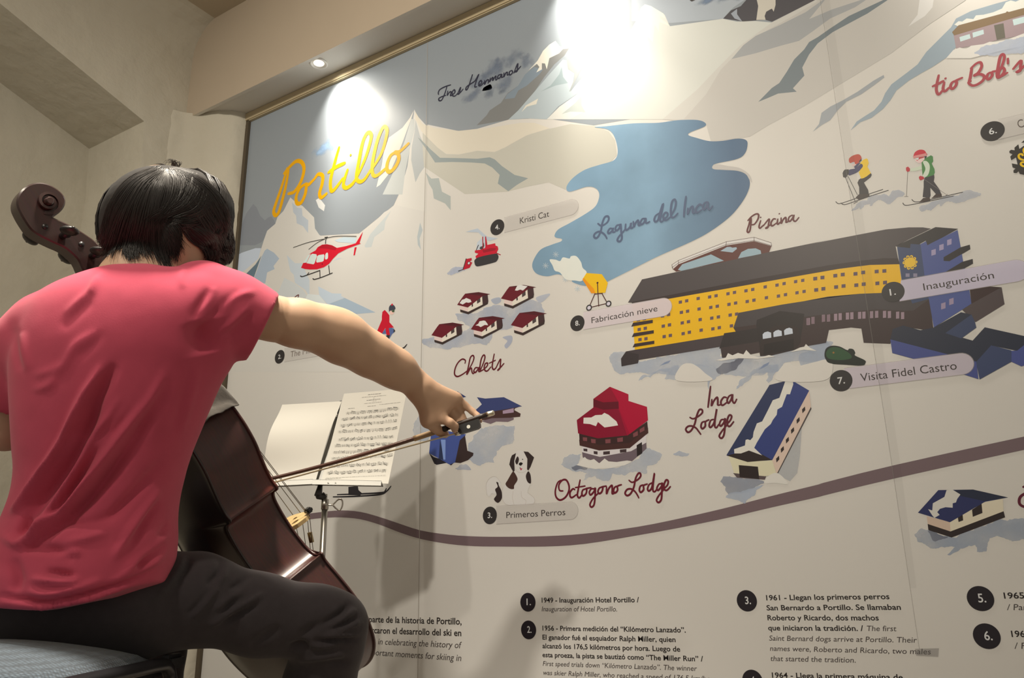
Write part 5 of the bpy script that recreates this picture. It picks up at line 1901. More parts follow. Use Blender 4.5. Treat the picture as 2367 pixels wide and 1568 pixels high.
# frog
fr = []
f0, f1 = stick(.020), stick(.098)
prof = [(0, .004), (1, .004), (1.0, .012), (.90, .020), (.86, .0235), (.12, .0245), (.02, .022), (0, .016)]
pl = [f0 + (f1 - f0) * a + dn * b - sx * .0062 for a, b in prof]
mb = MB()
mb.prism(pl, sx * .0124)
frog = mb.build('frog', EBONY, bow)
ce = f0 + (f1 - f0) * .47 + dn * .0145
mb = MB()
for sg in (-1, 1):
    mb.tube([ce + sx * sg * .0060, ce + sx * sg * .0066], [.0042, .0040], seg=18)
mb.build('pearl_eye', mat('mother_of_pearl', (.75, .74, .68), .25), frog)
MB().tube([f1 - dirb * .006 + dn * .021, f1 + dirb * .004 + dn * .020], [.0072, .0066], seg=14, flat=.55).build('ferrule', SILV, frog, smooth=True)
hA, hB = f1 + dn * .0185, stick(1.0) + dn * .019
mb = MB()
vs = []
nh = 16
for k in range(nh + 1):
    p = hA + (hB - hA) * k / nh
    for a, b in ((-.0045, -.0007), (.0045, -.0007), (.0045, .0007), (-.0045, .0007)):
        vs.append(p + sx * a + dn * b)
fs = [(k * 4 + q, k * 4 + (q + 1) % 4, (k + 1) * 4 + (q + 1) % 4, (k + 1) * 4 + q) for k in range(nh) for q in range(4)]
mb.add(vs, fs)
mb.build('bow_hair', mat('horse_hair', (0.52, 0.42, 0.26), .5, vary=.15, vscale=200), bow)
mb = MB()
t0 = stick(1.0)
mb.prism([t0 - dirb * .012 - dn * .003 - sx * .004, t0 + dirb * .010 - dn * .002 - sx * .004, t0 + dirb * .014 + dn * .020 - sx * .004, t0 - dirb * .004 + dn * .020 - sx * .004], sx * .008)
mb.build('tip', WOOD, bow)

# ------------------------------------------------------------------ music stand and its sheets
SD = 2.15
SP0 = P((770, 1125), SD)
SU = UPV * math.cos(.30) + CF * math.sin(.30)
SN = np.cross(CR, SU)            # towards the mural
SN = SN if SN @ CF > 0 else -SN


def sp(x, y, off=0.0, crop='M'):
    X, Y = px((x, y), crop)
    p0 = SP0 + SN * off
    return on_plane(X, Y, p0, SN)


stand = empty('music_stand', (SP0[0], SP0[1], 0))
tag(stand, 'folding metal music stand with open desk in front of the mural', 'music stand')
SO = np.array(stand.location)
CHR = mat('stand_nickel', (0.42, 0.40, 0.36), .3, metal=1)
GRM = mat('stand_grey_metal', (0.30, 0.30, 0.29), .45, metal=.6)
BLKM = mat('stand_black_metal', (0.03, 0.03, 0.03), .45)
DKM = BLKM


def bar(name, pts, r, m, parent=stand, seg=8, flat=1.0, org=None):
    org = SO if org is None else org
    return MB().tube([np.asarray(p) - org for p in pts], r, seg=seg, flat=flat).build(name, m, parent, smooth=True)


mb = MB()
quadp = [sp(830, 300, .006), sp(850, 300, .006), sp(690, 945, .006), sp(638, 945, .006)]
mb.prism([p - SO for p in (sp(800, 420, .008), sp(822, 420, .008), sp(690, 945, .008), sp(638, 945, .008))], SN * .003)
mb.build('desk_spine', GRM, stand)
bar('desk_arm', [sp(790, 430, .012), sp(380, 500, .012)], .0035, GRM)
bar('desk_arm', [sp(790, 430, .012), sp(1230, 420, .012)], .0035, GRM)
bar('desk_arm', [sp(690, 850, .012), sp(380, 880, .012)], .0035, GRM)
bar('desk_arm', [sp(690, 850, .012), sp(1150, 870, .012)], .0035, GRM)
bar('desk_rail', [sp(845, 296, .010), sp(832, 345, .010), sp(818, 430, .010), sp(695, 950, .010)], .0025, DKM)
bar('desk_clip', [sp(815, 405, -.002), sp(820, 425, .012), sp(770, 450, .012), sp(752, 475, .004)], .0022, CHR)
mb = MB()
for a, b in (((255, 965), (640, 945)), ((640, 948), (1175, 958))):
    A0, B0 = sp(*a), sp(*b)
    q = [A0 - SO, B0 - SO, B0 - SU * .014 - SO, A0 - SU * .014 - SO]
    mb.prism([p - SN * .026 for p in q], SN * .002)
    mb.prism([A0 - SN * .026 - SO, B0 - SN * .026 - SO, B0 + SN * .01 - SO, A0 + SN * .01 - SO], -SU * .0015)
mb.build('ledge', GRM, stand)
bar('page_holder', [sp(735, 962, -.02), sp(745, 940, -.028), sp(760, 960, -.022)], .0012, CHR)
bar('page_holder', [sp(795, 965, -.02), sp(803, 938, -.028), sp(815, 962, -.022)], .0012, CHR)
j0, j1 = sp(685, 955, .012), sp(665, 1045, .012)
bar('tilt_joint', [j0, (j0 + j1) / 2, j1], [.006, .008, .010], BLKM, seg=12)
pt = P((722, 1045), SD + .01, 'M')
bar('bracket', [j1, P((700, 1052), SD + .01, 'M'), pt + UPV * .004], [.009, .009, .008], BLKM, seg=12)
tp = P((722, 1062), SD + .01, 'M')
bar('inner_tube', [tp + UPV * .01, np.array([tp[0], tp[1], .55])], .0055, CHR, seg=14)
cp = P((720, 1118), SD + .01, 'M')
bar('collar', [np.array([tp[0], tp[1], cp[2] + .014]), np.array([tp[0], tp[1], cp[2] - .012])], .0095, CHR, seg=16)
bar('outer_tube', [np.array([tp[0], tp[1], cp[2] - .01]), np.array([tp[0], tp[1], .06])], .0078, CHR, seg=16)
wc = np.array([tp[0], tp[1], cp[2]])
lp = [wc + CR * a + UPV * b for a, b in ((.008, 0), (.02, .0), (.034, .013), (.044, .012), (.046, -.002), (.040, -.014), (.030, -.010), (.02, .0))]
bar('wing_screw', catmull(lp, False, 4), .0021, CHR)
for k in range(3):
    a = 2 * math.pi * k / 3 + .5
    d = np.array([math.cos(a), math.sin(a), 0])
    base = np.array([tp[0], tp[1], 0.0])
    lg = MB().tube([base + UPV * .30 - SO + d * .009, base + d * .20 + UPV * .13 - SO, base + d * .27 + UPV * .008 - SO], .005, seg=8).build('leg', CHR, stand, smooth=True)
    MB().ball(base + d * .27 + UPV * .008 - SO, .008).build('rubber_foot', BLKM, lg, smooth=True)

PAP = mat('sheet_paper', (0.80, 0.79, 0.74), .7)


def sheet(name, TL, TR, BR, BL, off, curl, label):
    nu, nv = 14, 20
    c = [sp(*q, off) for q in (TL, TR, BR, BL)]
    vs = []
    for j in range(nv + 1):
        for i in range(nu + 1):
            u, v = i / nu, j / nv
            p = (c[0] * (1 - u) + c[1] * u) * (1 - v) + (c[3] * (1 - u) + c[2] * u) * v
            vs.append(p + SN * curl(u, v))
    n1 = len(vs)
    vs2 = [p - SN * -.0012 for p in vs]
    fs = [(j * (nu + 1) + i, (j + 1) * (nu + 1) + i, (j + 1) * (nu + 1) + i + 1, j * (nu + 1) + i + 1) for j in range(nv) for i in range(nu)]
    f2 = [tuple(i + n1 for i in f[::-1]) for f in fs]
    ring = [i for i in range(nu + 1)] + [j * (nu + 1) + nu for j in range(1, nv + 1)] + [nv * (nu + 1) + i for i in range(nu - 1, -1, -1)] + [j * (nu + 1) for j in range(nv - 1, 0, -1)]
    rf = [(ring[k], ring[(k + 1) % len(ring)], ring[(k + 1) % len(ring)] + n1, ring[k] + n1) for k in range(len(ring))]
    mb = MB()
    mb.add(vs + vs2, fs + f2 + rf)
    o = mb.build(name, PAP, None, smooth=True)
    o.data.set_sharp_from_angle(angle=math.radians(50))
    tag(o, label, 'sheet music', 'sheets on the music stand')
    return o, c, curl


sheet('music_sheet', (375, 310), (845, 283), (640, 945), (205, 958), -.004, lambda u, v: -.030 * (math.sin(math.pi * min(1, v * 1.05)) ** 2) * (1 - u * .6) + .012 * (1 - v) ** 3, 'blank curling white sheet on the left of the music stand')
rs, rc, rcurl = sheet('music_sheet', (870, 240), (1370, 198), (1222, 962), (690, 940), -.004, lambda u, v: -.004 * math.sin(math.pi * v) - .010 * u * v ** 3, 'white sheet of printed music notes on the right of the stand')
INKM = mat('note_ink', (0.17, 0.17, 0.165), .8)
STF = mat('staff_ink', (0.52, 0.52, 0.50), .8)


def rp(x, y):
    "point printed on the right sheet at a pixel"
    p = sp(x, y, -.004)
    A = np.stack([rc[1] - rc[0], rc[3] - rc[0]], 1)
    q = np.linalg.lstsq(A, p - rc[0], rcond=None)[0]
    u, v = float(np.clip(q[0], 0, 1)), float(np.clip(q[1], 0, 1))
    return p + SN * (rcurl(u, v) - .0008)


ms, mn = MB(), MB()
rnd = random.Random(3)


def strip(mb, a, b, w, up):
    d = b - a
    mb.add([a - up * w / 2, b - up * w / 2, b + up * w / 2, a + up * w / 2], [(0, 1, 2, 3)])


rows = [((885, 400), (1305, 360)), ((850, 447), (1300, 412)), ((840, 497), (1285, 463)), ((825, 547), (1280, 520)), ((825, 611), (1265, 586)), ((797, 659), (1255, 640)), ((785, 709), (1245, 690)), ((772, 757), (1235, 738)), ((745, 815), (1222, 800)), ((735, 868), (1210, 852))]
for ri, (a, b) in enumerate(rows):
    ln = (b[0] - a[0])
    for k in range(5):
        dy = (k - 2) * 4.2
        segs = 6
        for s in range(segs):
            p = rp(a[0] + ln * s / segs, a[1] + (b[1] - a[1]) * s / segs + dy)
            q = rp(a[0] + ln * (s + 1) / segs, a[1] + (b[1] - a[1]) * (s + 1) / segs + dy)
            strip(ms, p, q, .00035, SU)
    x = 14
    dyc = 0
    while x < ln - 6:
        grp = rnd.choice([1, 2, 3, 4, 4])
        st = []
        for g in range(grp):
            dyc = max(-14, min(14, dyc + rnd.uniform(-8, 8)))
            cx, cy = a[0] + x, a[1] + (b[1] - a[1]) * x / ln + dyc
            p = rp(cx, cy)
            mn.add([p + CR * (.0011 * math.cos(t)) + SU * (.0009 * math.sin(t)) for t in np.linspace(0, 2 * math.pi, 7)[:-1]], [tuple(range(6))])
            e = rp(cx + 2, cy - 15 if dyc > 0 else cy + 15)
            mn.add([p, p + CR * .0004, e + CR * .0004, e], [(0, 1, 2, 3)])
            st.append(e)
            x += rnd.uniform(8, 13)
        if grp > 2:
            strip(mn, st[0], st[-1], .0013 if rnd.random() > .3 else .0022, SU)
        x += rnd.uniform(4, 14)
for (x0, y0, x1, y1, w) in ((1060, 250, 1165, 240, 3.0), (1010, 272, 1205, 255, 2.0), (1100, 278, 1115, 276, 2), (1048, 296, 1160, 284, 3.2), (1095, 302, 1130, 298, 1.6), (1030, 322, 1170, 308, 2), (1150, 330, 1315, 312, 2), (1055, 344, 1125, 338, 2.2), (903, 362, 958, 357, 2.2), (852, 596, 888, 592, 2.4), (728, 908, 1205, 895, 1.6), (722, 914, 850, 912, 1.6), (935, 930, 965, 928, 1.6)):
    x = x0
    while x < x1:
        xe = min(x1, x + rnd.uniform(12, 34))
        ya, yb = y0 + (y1 - y0) * (x - x0) / (x1 - x0), y0 + (y1 - y0) * (xe - x0) / (x1 - x0)
        strip(mn, rp(x, ya), rp(xe - 4, yb), w / 3.408 * SD / FPX, SU)
        x = xe
for mb, nm, m in ((ms, 'staff_lines', STF), (mn, 'printed_notes', INKM)):
    mesh_obj(nm, mb.v, mb.f, m, rs)

# ------------------------------------------------------------------ chair
def on_z(x, y, z):
    r = ray(x, y)
    return EYE + r * ((z - EYE[2]) / r[2])


ZC = .457
q0, q1 = on_z(412, 1502, ZC), on_z(70, 1566, ZC)
cf = (q0 - q1)
cf[2] = 0
cf /= np.linalg.norm(cf)
crr = np.array([cf[1], -cf[0], 0])
chair = empty('upholstered_seat')
CO = q0 - crr * .225 - cf * .23
CO[2] = 0
chair.matrix_world = Matrix([[crr[0], cf[0], 0, CO[0]], [crr[1], cf[1], 0, CO[1]], [0, 0, 1, 0], [0, 0, 0, 1]])
tag(chair, 'blue grey woven upholstered seat on a black tube frame under the cellist', 'chair')
SEATM = mat('seat_weave', (0.125, 0.170, 0.225), .9, sheen=.3)
nt, N, L, b = nodes(SEATM)
tc = N.new('ShaderNodeTexCoord')
mp = N.new('ShaderNodeMapping')
mp.inputs['Rotation'].default_value = (0, 0, .6)
vo = N.new('ShaderNodeTexVoronoi')
vo.inputs['Scale'].default_value = 170
vo.inputs['Randomness'].default_value = .25
L.new(tc.outputs['Object'], mp.inputs['Vector'])
L.new(mp.outputs['Vector'], vo.inputs['Vector'])
rp_ = N.new('ShaderNodeMapRange')
rp_.inputs['From Max'].default_value = .6
rp_.inputs['To Min'].default_value = 1.35
rp_.inputs['To Max'].default_value = .45
L.new(vo.outputs['Distance'], rp_.inputs['Value'])
mx = N.new('ShaderNodeMix')
mx.data_type = 'RGBA'
mx.blend_type = 'MULTIPLY'
mx.inputs['Factor'].default_value = 1
mx.inputs['A'].default_value = (0.125, 0.170, 0.225, 1)
L.new(rp_.outputs['Result'], mx.inputs['B'])
L.new(mx.outputs['Result'], b.inputs['Base Color'])
bpn = N.new('ShaderNodeBump')
bpn.invert = True
bpn.inputs['Strength'].default_value = .8
bpn.inputs['Distance'].default_value = .002
L.new(vo.outputs['Distance'], bpn.inputs['Height'])
L.new(bpn.outputs['Normal'], b.inputs['Normal'])
FRM = mat('chair_black_tube', (0.022, 0.022, 0.026), .32, spec=.5)


def cushion(mb, w, d, z0, z1, crown, nu=18, nv=18):
    vs = []
    for j in range(nv + 1):
        for i in range(nu + 1):
            u, v = -1 + 2 * i / nu, -1 + 2 * j / nv
            k = math.sqrt(max(0, 1 - .25 * (u * u * v * v)))
            e = (1 - abs(u) ** 8) * (1 - abs(v) ** 8)
            vs.append((u * w * k, v * d * k, z0 + (z1 - z0) * min(1, e ** .35) + crown * (1 - u * u) * (1 - v * v)))
    n1 = len(vs)
    top = [(j * (nu + 1) + i, j * (nu + 1) + i + 1, (j + 1) * (nu + 1) + i + 1, (j + 1) * (nu + 1) + i) for j in range(nv) for i in range(nu)]
    vs += [(p[0], p[1], z0 - .006) for p in vs]
    bot = [tuple(i + n1 for i in f[::-1]) for f in top]
    ring = [i for i in range(nu + 1)] + [j * (nu + 1) + nu for j in range(1, nv + 1)] + [nv * (nu + 1) + i for i in range(nu - 1, -1, -1)] + [j * (nu + 1) for j in range(nv - 1, 0, -1)]
    rf = [(ring[k], ring[(k + 1) % len(ring)], ring[(k + 1) % len(ring)] + n1, ring[k] + n1) for k in range(len(ring))]
    mb.add(vs, top + bot + rf)


mb = MB()
cushion(mb, .225, .23, ZC - .020, ZC - .004, .036)
mb.build('seat', SEATM, chair, smooth=True)
MB().box((-.215, -.22, ZC - .040), (.215, .222, ZC - .027), bev=.004).build('seat_pan', FRM, chair)
for sg in (-1, 1):
    x = sg * .232
    pts = [(x, -.27, .01), (x, -.245, .25), (x, -.225, ZC - .055), (x, -.205, ZC - .024), (x, -.17, ZC - .018), (x, .0, ZC - .018), (x, .12, ZC - .018), (x, .165, ZC - .024), (x, .195, ZC - .060), (x + sg * .005, .235, .25), (x + sg * .01, .26, .01)]
    MB().tube([tuple(p) for p in catmull(pts, False, 5)], .011, seg=12).build('side_frame', FRM, chair, smooth=True)
    MB().box((x - .020, .17, ZC - .030), (x + .004, .242, ZC - .006), bev=.006).build('corner_cap', mat('chair_plastic', (.03, .03, .034), .5), chair)
MB().tube([(-.23, .20, ZC - .06), (.23, .20, ZC - .06)], .010, seg=10).build('crossbar', FRM, chair, smooth=True)

# ------------------------------------------------------------------ the cellist
man = empty('person')
MO = np.array([-1.36, 0.85, 0.0])
man.location = MO
tag(man, 'person in a pink t-shirt and dark trousers playing the cello, seen from behind', 'person')


def cloth_from(name, fld, m, lines, it=2, parent=man, wr=0.0):
    V, F = fld.mesh()
    V = smooth_mesh(V, F, it)
    if wr:
        N = normals(V, F)
        h = np.array([noise.fractal(Vector(p * 9.0), .9, 2.0, 3) for p in V])
        V = V + N * (h * wr)[:, None]
    if lines:
        V = folds(V, F, lines)
    V = smooth_mesh(V, F, 1, .3)
    return mesh_obj(name, V - MO, F, m, parent, smooth=True)


def row(y, l, r, d, t):
    c = at((l + r) / 2, y, d)
    return (c, (r - l) / 2 * d / FPX, t)


DT = 1.40
ROWS = [row(631, 266, 392, 1.475, .050), row(640, 234, 436, 1.472, .064), row(657, 184, 492, 1.465, .083), row(685, 120, 543, 1.455, .099),
        row(720, 78, 560, 1.445, .110), row(770, 58, 556, 1.435, .118), row(830, 46, 530, 1.425, .122), row(880, 44, 500, 1.42, .122), row(930, 45, 478, 1.415, .120),
        row(980, 48, 456, 1.41, .118), row(1040, 52, 432, 1.405, .115), row(1100, 56, 414, 1.40, .112), row(1150, 48, 402, 1.395, .112), row(1200, 30, 397, 1.39, .115),
        row(1250, 8, 396, 1.378, .122), row(1300, -14, 390, 1.366, .128), row(1345, -26, 378, 1.355, .134), row(1410, -30, 368, 1.345, .138)]
_rv = catmull([np.array([*q[0], q[1], q[2]]) for q in ROWS], False, 5)
ROWS = [(q[:3], q[3], q[4]) for q in _rv]
SHR, ELB, WRI = at(535, 722, 1.475), at(768, 768, 1.60), at(957, 884, 1.755)
SHL, ELL = at(72, 800, 1.45), at(14, 985, 1.46)
WRL = CT + CM @ np.array([-.035, .06, .93])

fs_ = Field(at(-60, 1440, 1.3) - .22, [-.95, 1.32, 1.22], .0042)
fs_.lo = np.array([-1.80, .50, .44])
fs_ = Field([-1.80, .52, .44], [-0.92, 1.20, 1.20], .0042)
fs_.loft(ROWS, 0.0, 2.3)
# sleeves
fs_.chain([at(470, 700, 1.455), SHR, at(590, 748, 1.50), at(612, 756, 1.512)], [.075, .069, .0625, .0610], .022)
fs_.chain([at(105, 760, 1.445), SHL, at(22, 900, 1.45), at(20, 935, 1.452)], [.060, .058, .050, .049], .03)


def hem(Pt):
    u = Pt @ CR
    u0 = [at(x, y, 1.29) @ CR for x, y in ((-60, 1392), (60, 1405), (130, 1408), (250, 1383), (345, 1342), (392, 1296), (430, 1270))]
    z0 = [at(x, y, 1.29)[2] for x, y in ((-60, 1392), (60, 1405), (130, 1408), (250, 1383), (345, 1342), (392, 1296), (430, 1270))]
    return np.interp(u, u0, z0) - Pt[..., 2]


fs_.clip(hem)
# open sleeve ends
ax = (ELB - SHR) / np.linalg.norm(ELB - SHR)
cutp = at(607, 757, 1.508)
cn = CR * .85 + CF * .42 - UPV * .33
cn /= np.linalg.norm(cn)
fs_.clip(lambda Pt: np.where(np.linalg.norm(Pt - cutp, axis=-1) < .16, (Pt - cutp) @ cn, -1.0))
axl = (ELL - SHL) / np.linalg.norm(ELL - SHL)
cutl = at(20, 938, 1.452)
fs_.clip(lambda Pt: np.where(np.linalg.norm(Pt - cutl, axis=-1) < .10, (Pt - cutl) @ axl, -1.0))
# hollow of the sleeve around the arm
fs_.f = fs_.f.copy()


def hollow(fl, a, b, ra, rb):
    a, b = np.asarray(a), np.asarray(b)
    m = max(ra, rb) + .02
    sl, Pt = fl.block(np.minimum(a, b) - m, np.maximum(a, b) + m)
    ab = b - a
    t = np.clip(((Pt - a) @ ab) / (ab @ ab), 0, 1)
    d = np.linalg.norm(Pt - a - t[..., None] * ab, axis=-1) - (ra + (rb - ra) * t)
    fl.f[sl] = np.maximum(fl.f[sl], -d)


hollow(fs_, at(585, 748, 1.495), at(655, 758, 1.535), .050, .058)
hollow(fs_, at(24, 895, 1.45), at(16, 960, 1.455), .041, .046)

SHF = [('S', '830,180 760,290 640,400 540,500', 8, 5), ('S', '760,380 620,500 520,610', 9, -4), ('S', '810,640 640,740 560,860 500,960 360,1090', 9, 5), ('S', '860,640 760,760 640,860', 9, -4),
       ('S', '850,920 780,1040 700,1170 620,1330 550,1500', 8, 7), ('S', '960,900 880,1040 800,1200 720,1400 660,1500', 11, -8), ('S', '1370,960 1280,1140 1150,1320 1000,1510', 9, 7),
       ('S', '1410,1060 1300,1240 1200,1400 1130,1500', 10, -7), ('S', '1220,1180 1060,1360 930,1500', 9, -6), ('S', '990,1180 900,1330 800,1480', 7, 4),
       ('S', '1740,280 1680,390 1590,530', 9, -7), ('S', '1790,260 1710,400 1640,500', 7, 4), ('S', '2120,300 1950,350 1820,480', 7, 5), ('S', '1990,300 1870,400 1760,520', 8, -4),
       ('S', '1840,440 1740,540 1650,640', 9, -5), ('S', '2060,430 1930,560 1840,650', 7, 5), ('S', '2100,480 1980,600 1880,680', 8, -5), ('S', '1680,540 1705,670 1735,820', 30, -34),
       ('S', '1530,110 1500,190 1520,280', 7, 4), 
       ('S', '1640,930 1560,1250 1490,1500', 9, 5), ('S', '1570,960 1500,1250 1430,1500', 9, -4), ('S', '180,640 190,800 240,960', 10, 5), ('S', '120,600 140,800 180,960', 9, -5),
       ('S', '290,1000 420,960 520,900', 8, 4), ('S', '270,1120 400,1090 470,1030', 7, 4), ('S', '850,140 780,240 760,330', 7, 4),
       ('T', '620,0 540,150 440,330 300,540 160,740 90,815', 7, 8), ('T', '720,20 600,300 450,520 300,720 180,880', 13, -10), ('T', '800,100 650,300 560,500 450,680 330,860 250,980', 7, 7),
       ('T', '730,330 620,500 520,680 400,860', 7, -6), ('T', '1050,0 900,230 760,430 600,640 450,820 300,930 150,1050 30,1000', 8, 9), ('T', '1110,80 960,330 820,520 650,720 500,850 300,1000 160,1090', 11, -10),
       ('T', '1210,440 1100,560 950,720 800,850 560,910', 10, -5), ('T', '1190,640 1050,830 930,1010 840,1160', 8, 5), ('T', '1170,740 1060,900 960,1060', 8, -4), ('T', '1250,900 1180,1000', 7, -6),
       ('T', '1260,960 1150,1080 1000,1190 900,1275', 7, 7), ('T', '1220,1040 1080,1150 1000,1225', 8, -8), ('T', '1280,1040 1180,1160 1040,1250 800,1350', 7, 5),
       ('T', '0,1437 180,1460 350,1472 560,1432 800,1372 1000,1292 1150,1215', 5, -7), ('T', '0,1470 180,1495 350,1505 560,1470 800,1410 1000,1330', 7, 4), ('T', '200,1400 350,1430 560,1390 750,1320', 8, 5),
       ('T', '230,1310 450,1332 600,1320', 7, 5), ('T', '340,1250 560,1282', 6, -5), ('T', '420,1130 600,1112', 7, 4), ('T', '180,1070 400,1090 560,1150', 9, -5), ('T', '100,1150 130,1300 100,1400', 12, -5),
       ('T', '200,840 170,920 130,980', 7, -8), ('T', '480,900 620,880', 7, -4), ('T', '470,1040 640,1010 800,960', 8, 3)]
PINK = mat('pink_jersey', (0.52, 0.074, 0.128), .92, spec=.2, sheen=.12, bump=.10, bscale=420, vary=.08, vscale=30, bdist=.001)
tsh = cloth_from('t_shirt', fs_, PINK, [(c, t, w * 1.2, am * (2.1 if c == 'T' or len(t) > 42 else .8)) for c, t, w, am in SHF], 3, wr=.0010)
# hem band and sleeve seam as raised stitched bands
mb = MB()
nk = []
for t in np.linspace(0, 2 * math.pi, 40, endpoint=False):
    c = at(330, 637, 1.475)
    nk.append(c + CR * .064 * math.cos(t) + CF * .050 * math.sin(t) + UPV * (.010 * math.sin(t) * -1 + .004))
nk.append(nk[0])
mb.tube([p - MO for p in nk], .0055, seg=8, cap=False, flat=.7)
mb.build('collar', PINK, tsh, smooth=True)

# trousers
ft = Field([-1.98, .52, .02], [-0.98, 1.42, .80], .0042)
HPR, KNR = at(335, 1402, 1.425), at(772, 1448, 1.545)
HPL = at(60, 1405, 1.43)
KNL = HPL + np.array([-.21, .40, .012])
ANR = KNR + np.array([-.045, .05, -KNR[2] + .10])
ANL = KNL + np.array([.02, .02, -KNL[2] + .10])
ft.ellip(at(195, 1400, 1.405), (.180, .120, .085), np.stack([CR, CF, UPV]), .03)
ft.ellip(at(205, 1350, 1.405), (.150, .098, .095), np.stack([CR, CF, UPV]), .03)
ft.chain([at(255, 1402, 1.42), HPR, at(450, 1385, 1.45), at(600, 1422, 1.49), at(715, 1438, 1.528), KNR], [.076, .078, .074, .0675, .061, .0560], .03)
ft.cone(at(745, 1425, 1.54), at(775, 1440, 1.55), .052, .05, .02)
ft.chain([KNR, at(760, 1500, 1.55), at(738, 1580, 1.555), ANR], [.0565, .060, .0635, .060], .025)
ft.chain([HPL, HPL * .5 + KNL * .5, KNL], [.084, .072, .058], .03)
ft.chain([KNL, KNL * .75 + ANL * .25, ANL], [.058, .062, .060], .025)
ft.clip(lambda Pt: .075 - Pt[..., 2])
TRF = [('V', '200,200 160,330 60,480 -60,620', 11, 5), ('V', '270,230 240,340 130,520', 9, -5), ('V', '560,240 600,290 560,400 440,520', 9, -6), ('V', '640,260 620,400 560,520', 9, 4), ('V', '560,530 430,700 290,850', 8, 6), ('V', '500,560 380,720 240,830', 9, -4),
       ('V', '900,410 780,500 680,570', 8, -4), ('V', '820,580 660,680 530,780', 9, 5), ('V', '1040,610 860,720 680,810 480,950', 8, 7), ('V', '1000,700 800,800 600,920', 9, -5), ('V', '760,640 600,780', 9, -4),
       ('V', '1960,690 1860,800 1640,940', 8, -6), ('V', '2010,760 1900,860 1720,980', 7, 5), ('V', '2050,830 1880,920 1700,1000', 7, -5), ('V', '2060,900 1900,970 1690,1030', 6, 5), ('V', '2040,1048 1850,1045 1620,1075', 6, 6),
       ('V', '2030,1080 1800,1090 1560,1110', 8, -6), ('V', '1900,1090 1720,1140 1500,1150', 8, 5), ('V', '1540,1180 1440,1160 1300,1190', 12, -9), ('V', '1900,1240 1700,1260 1400,1300', 9, 5), ('V', '1950,1330 1700,1330', 9, -4),
       ('V', '1230,950 1080,1050 900,1150', 12, -4), ('V', '1660,900 1400,1080', 12, -5)]
TROU = mat('charcoal_twill', (0.046, 0.039, 0.044), .85, spec=.2, vary=.15, vscale=60, sheen=.12, bump=.15, bscale=500, bdist=.0008)
tro = cloth_from('trousers', ft, TROU, [(c, t, w * .92, am * 1.7) for c, t, w, am in TRF], 3, wr=.0012)
mb = MB()
for ln in ('V:180,440 330,485 500,525 700,545 950,575 1200,612 1400,652 1650,690 1850,730',):
    pass
# shoes
for an, d in ((ANR, np.array([.35, .93, 0])), (ANL, np.array([-.45, .89, 0]))):
    d = d / np.linalg.norm(d)
    sd_ = np.array([d[1], -d[0], 0])
    fsh = Field(an + [-.30, -.30, -.13], an + [.30, .30, .06], .006)
    base = np.array([an[0], an[1], 0])
    fsh.chain([base + UPV * .045 - d * .05, base + UPV * .045 + d * .06, base + UPV * .033 + d * .16], [.038, .040, .033], .02)
    fsh.cone(base + UPV * .05, base + UPV * .11, .040, .040, .02)
    fsh.clip(lambda Pt: .001 - Pt[..., 2])
    V, F = fsh.mesh()
    mesh_obj('shoe', smooth_mesh(V, F, 2) - MO, F, mat('shoe_leather', (.03, .022, .018), .45), man, smooth=True)

# skin: head, neck, arms and hands as one surface
HD = .0030
HC = at(394, 502, 1.50)
FD = CR * .50 + CF * .76 - UPV * .42          # where the face looks
FD /= np.linalg.norm(FD)
FS = np.cross(FD, UPV)                        # towards the viewer's side of the face
FS /= np.linalg.norm(FS)
FU = np.cross(FS, FD)
HA = np.stack([FD, FS, FU])


def hp(a, b, c):
    return HC + FD * a + FS * b + FU * c


fb = Field(np.minimum(np.minimum(ELL, HC), np.array([-1.68, .62, .92])) - .09, np.maximum(np.array([-.98, 1.12, 1.32]), HC + .14), .0036)
fb.ellip(hp(-.010, 0, .008), (.086, .070, .076), HA, .02)
fb.ellip(hp(.040, 0, -.042), (.058, .055, .070), HA, .03)
fb.ellip(hp(.055, 0, -.098), (.032, .030, .026), HA, .025)        # chin
fb.cone(hp(.055, .028, -.088), hp(-.005, .058, -.055), .014, .014, .025)   # jaw line
fb.cone(hp(.055, -.028, -.088), hp(-.005, -.058, -.055), .014, .014, .025)
fb.cone(hp(.088, 0, .0), hp(.108, 0, -.036), .009, .014, .012)    # nose
fb.ellip(hp(.092, 0, -.040), (.012, .017, .009), HA, .008)
fb.ellip(hp(.082, .034, -.028), (.018, .020, .016), HA, .02)      # cheeks
fb.ellip(hp(.082, -.034, -.028), (.018, .020, .016), HA, .02)
fb.cone(hp(.083, -.034, .014), hp(.083, .034, .014), .011, .011, .015)     # brow
for sgn in (1, -1):
    fb.ellip(hp(.090, sgn * .031, -.003), (.012, .016, .011), HA, cut=True)
    fb.ellip(hp(.079, sgn * .031, -.003), (.013, .013, .0125), HA, .003)
    fb.ellip(hp(-.008, sgn * .076, -.022), (.021, .008, .034), HA, .008)   # ear
    fb.ellip(hp(-.004, sgn * .083, -.018), (.011, .005, .019), HA, cut=True)
fb.ellip(hp(.088, 0, -.062), (.012, .022, .006), HA, .006)        # lips
fb.ellip(hp(.086, 0, -.073), (.012, .019, .006), HA, .006)
fb.ellip(hp(.102, 0, -.0672), (.012, .022, .0014), HA, cut=True)
NB = at(322, 640, 1.475)
fb.chain([hp(.0, 0, -.040), at(352, 590, 1.495), NB], [.048, .045, .052], .02)
fb.chain([at(215, 712, 1.455), at(318, 660, 1.468), at(450, 705, 1.46)], [.040, .058, .046], .03)
fb.chain([SHL, ELL], [.045, .040], .02)
fb.chain([at(215, 712, 1.455), SHL], [.045, .040], .02)
fb.cone(at(450, 705, 1.46), SHR, .046, .044, .02)
fb.chain([SHR, at(640, 738, 1.53), at(700, 748, 1.56)], [.046, .0390, .0385], .02)
Va, Fa = fb.mesh()
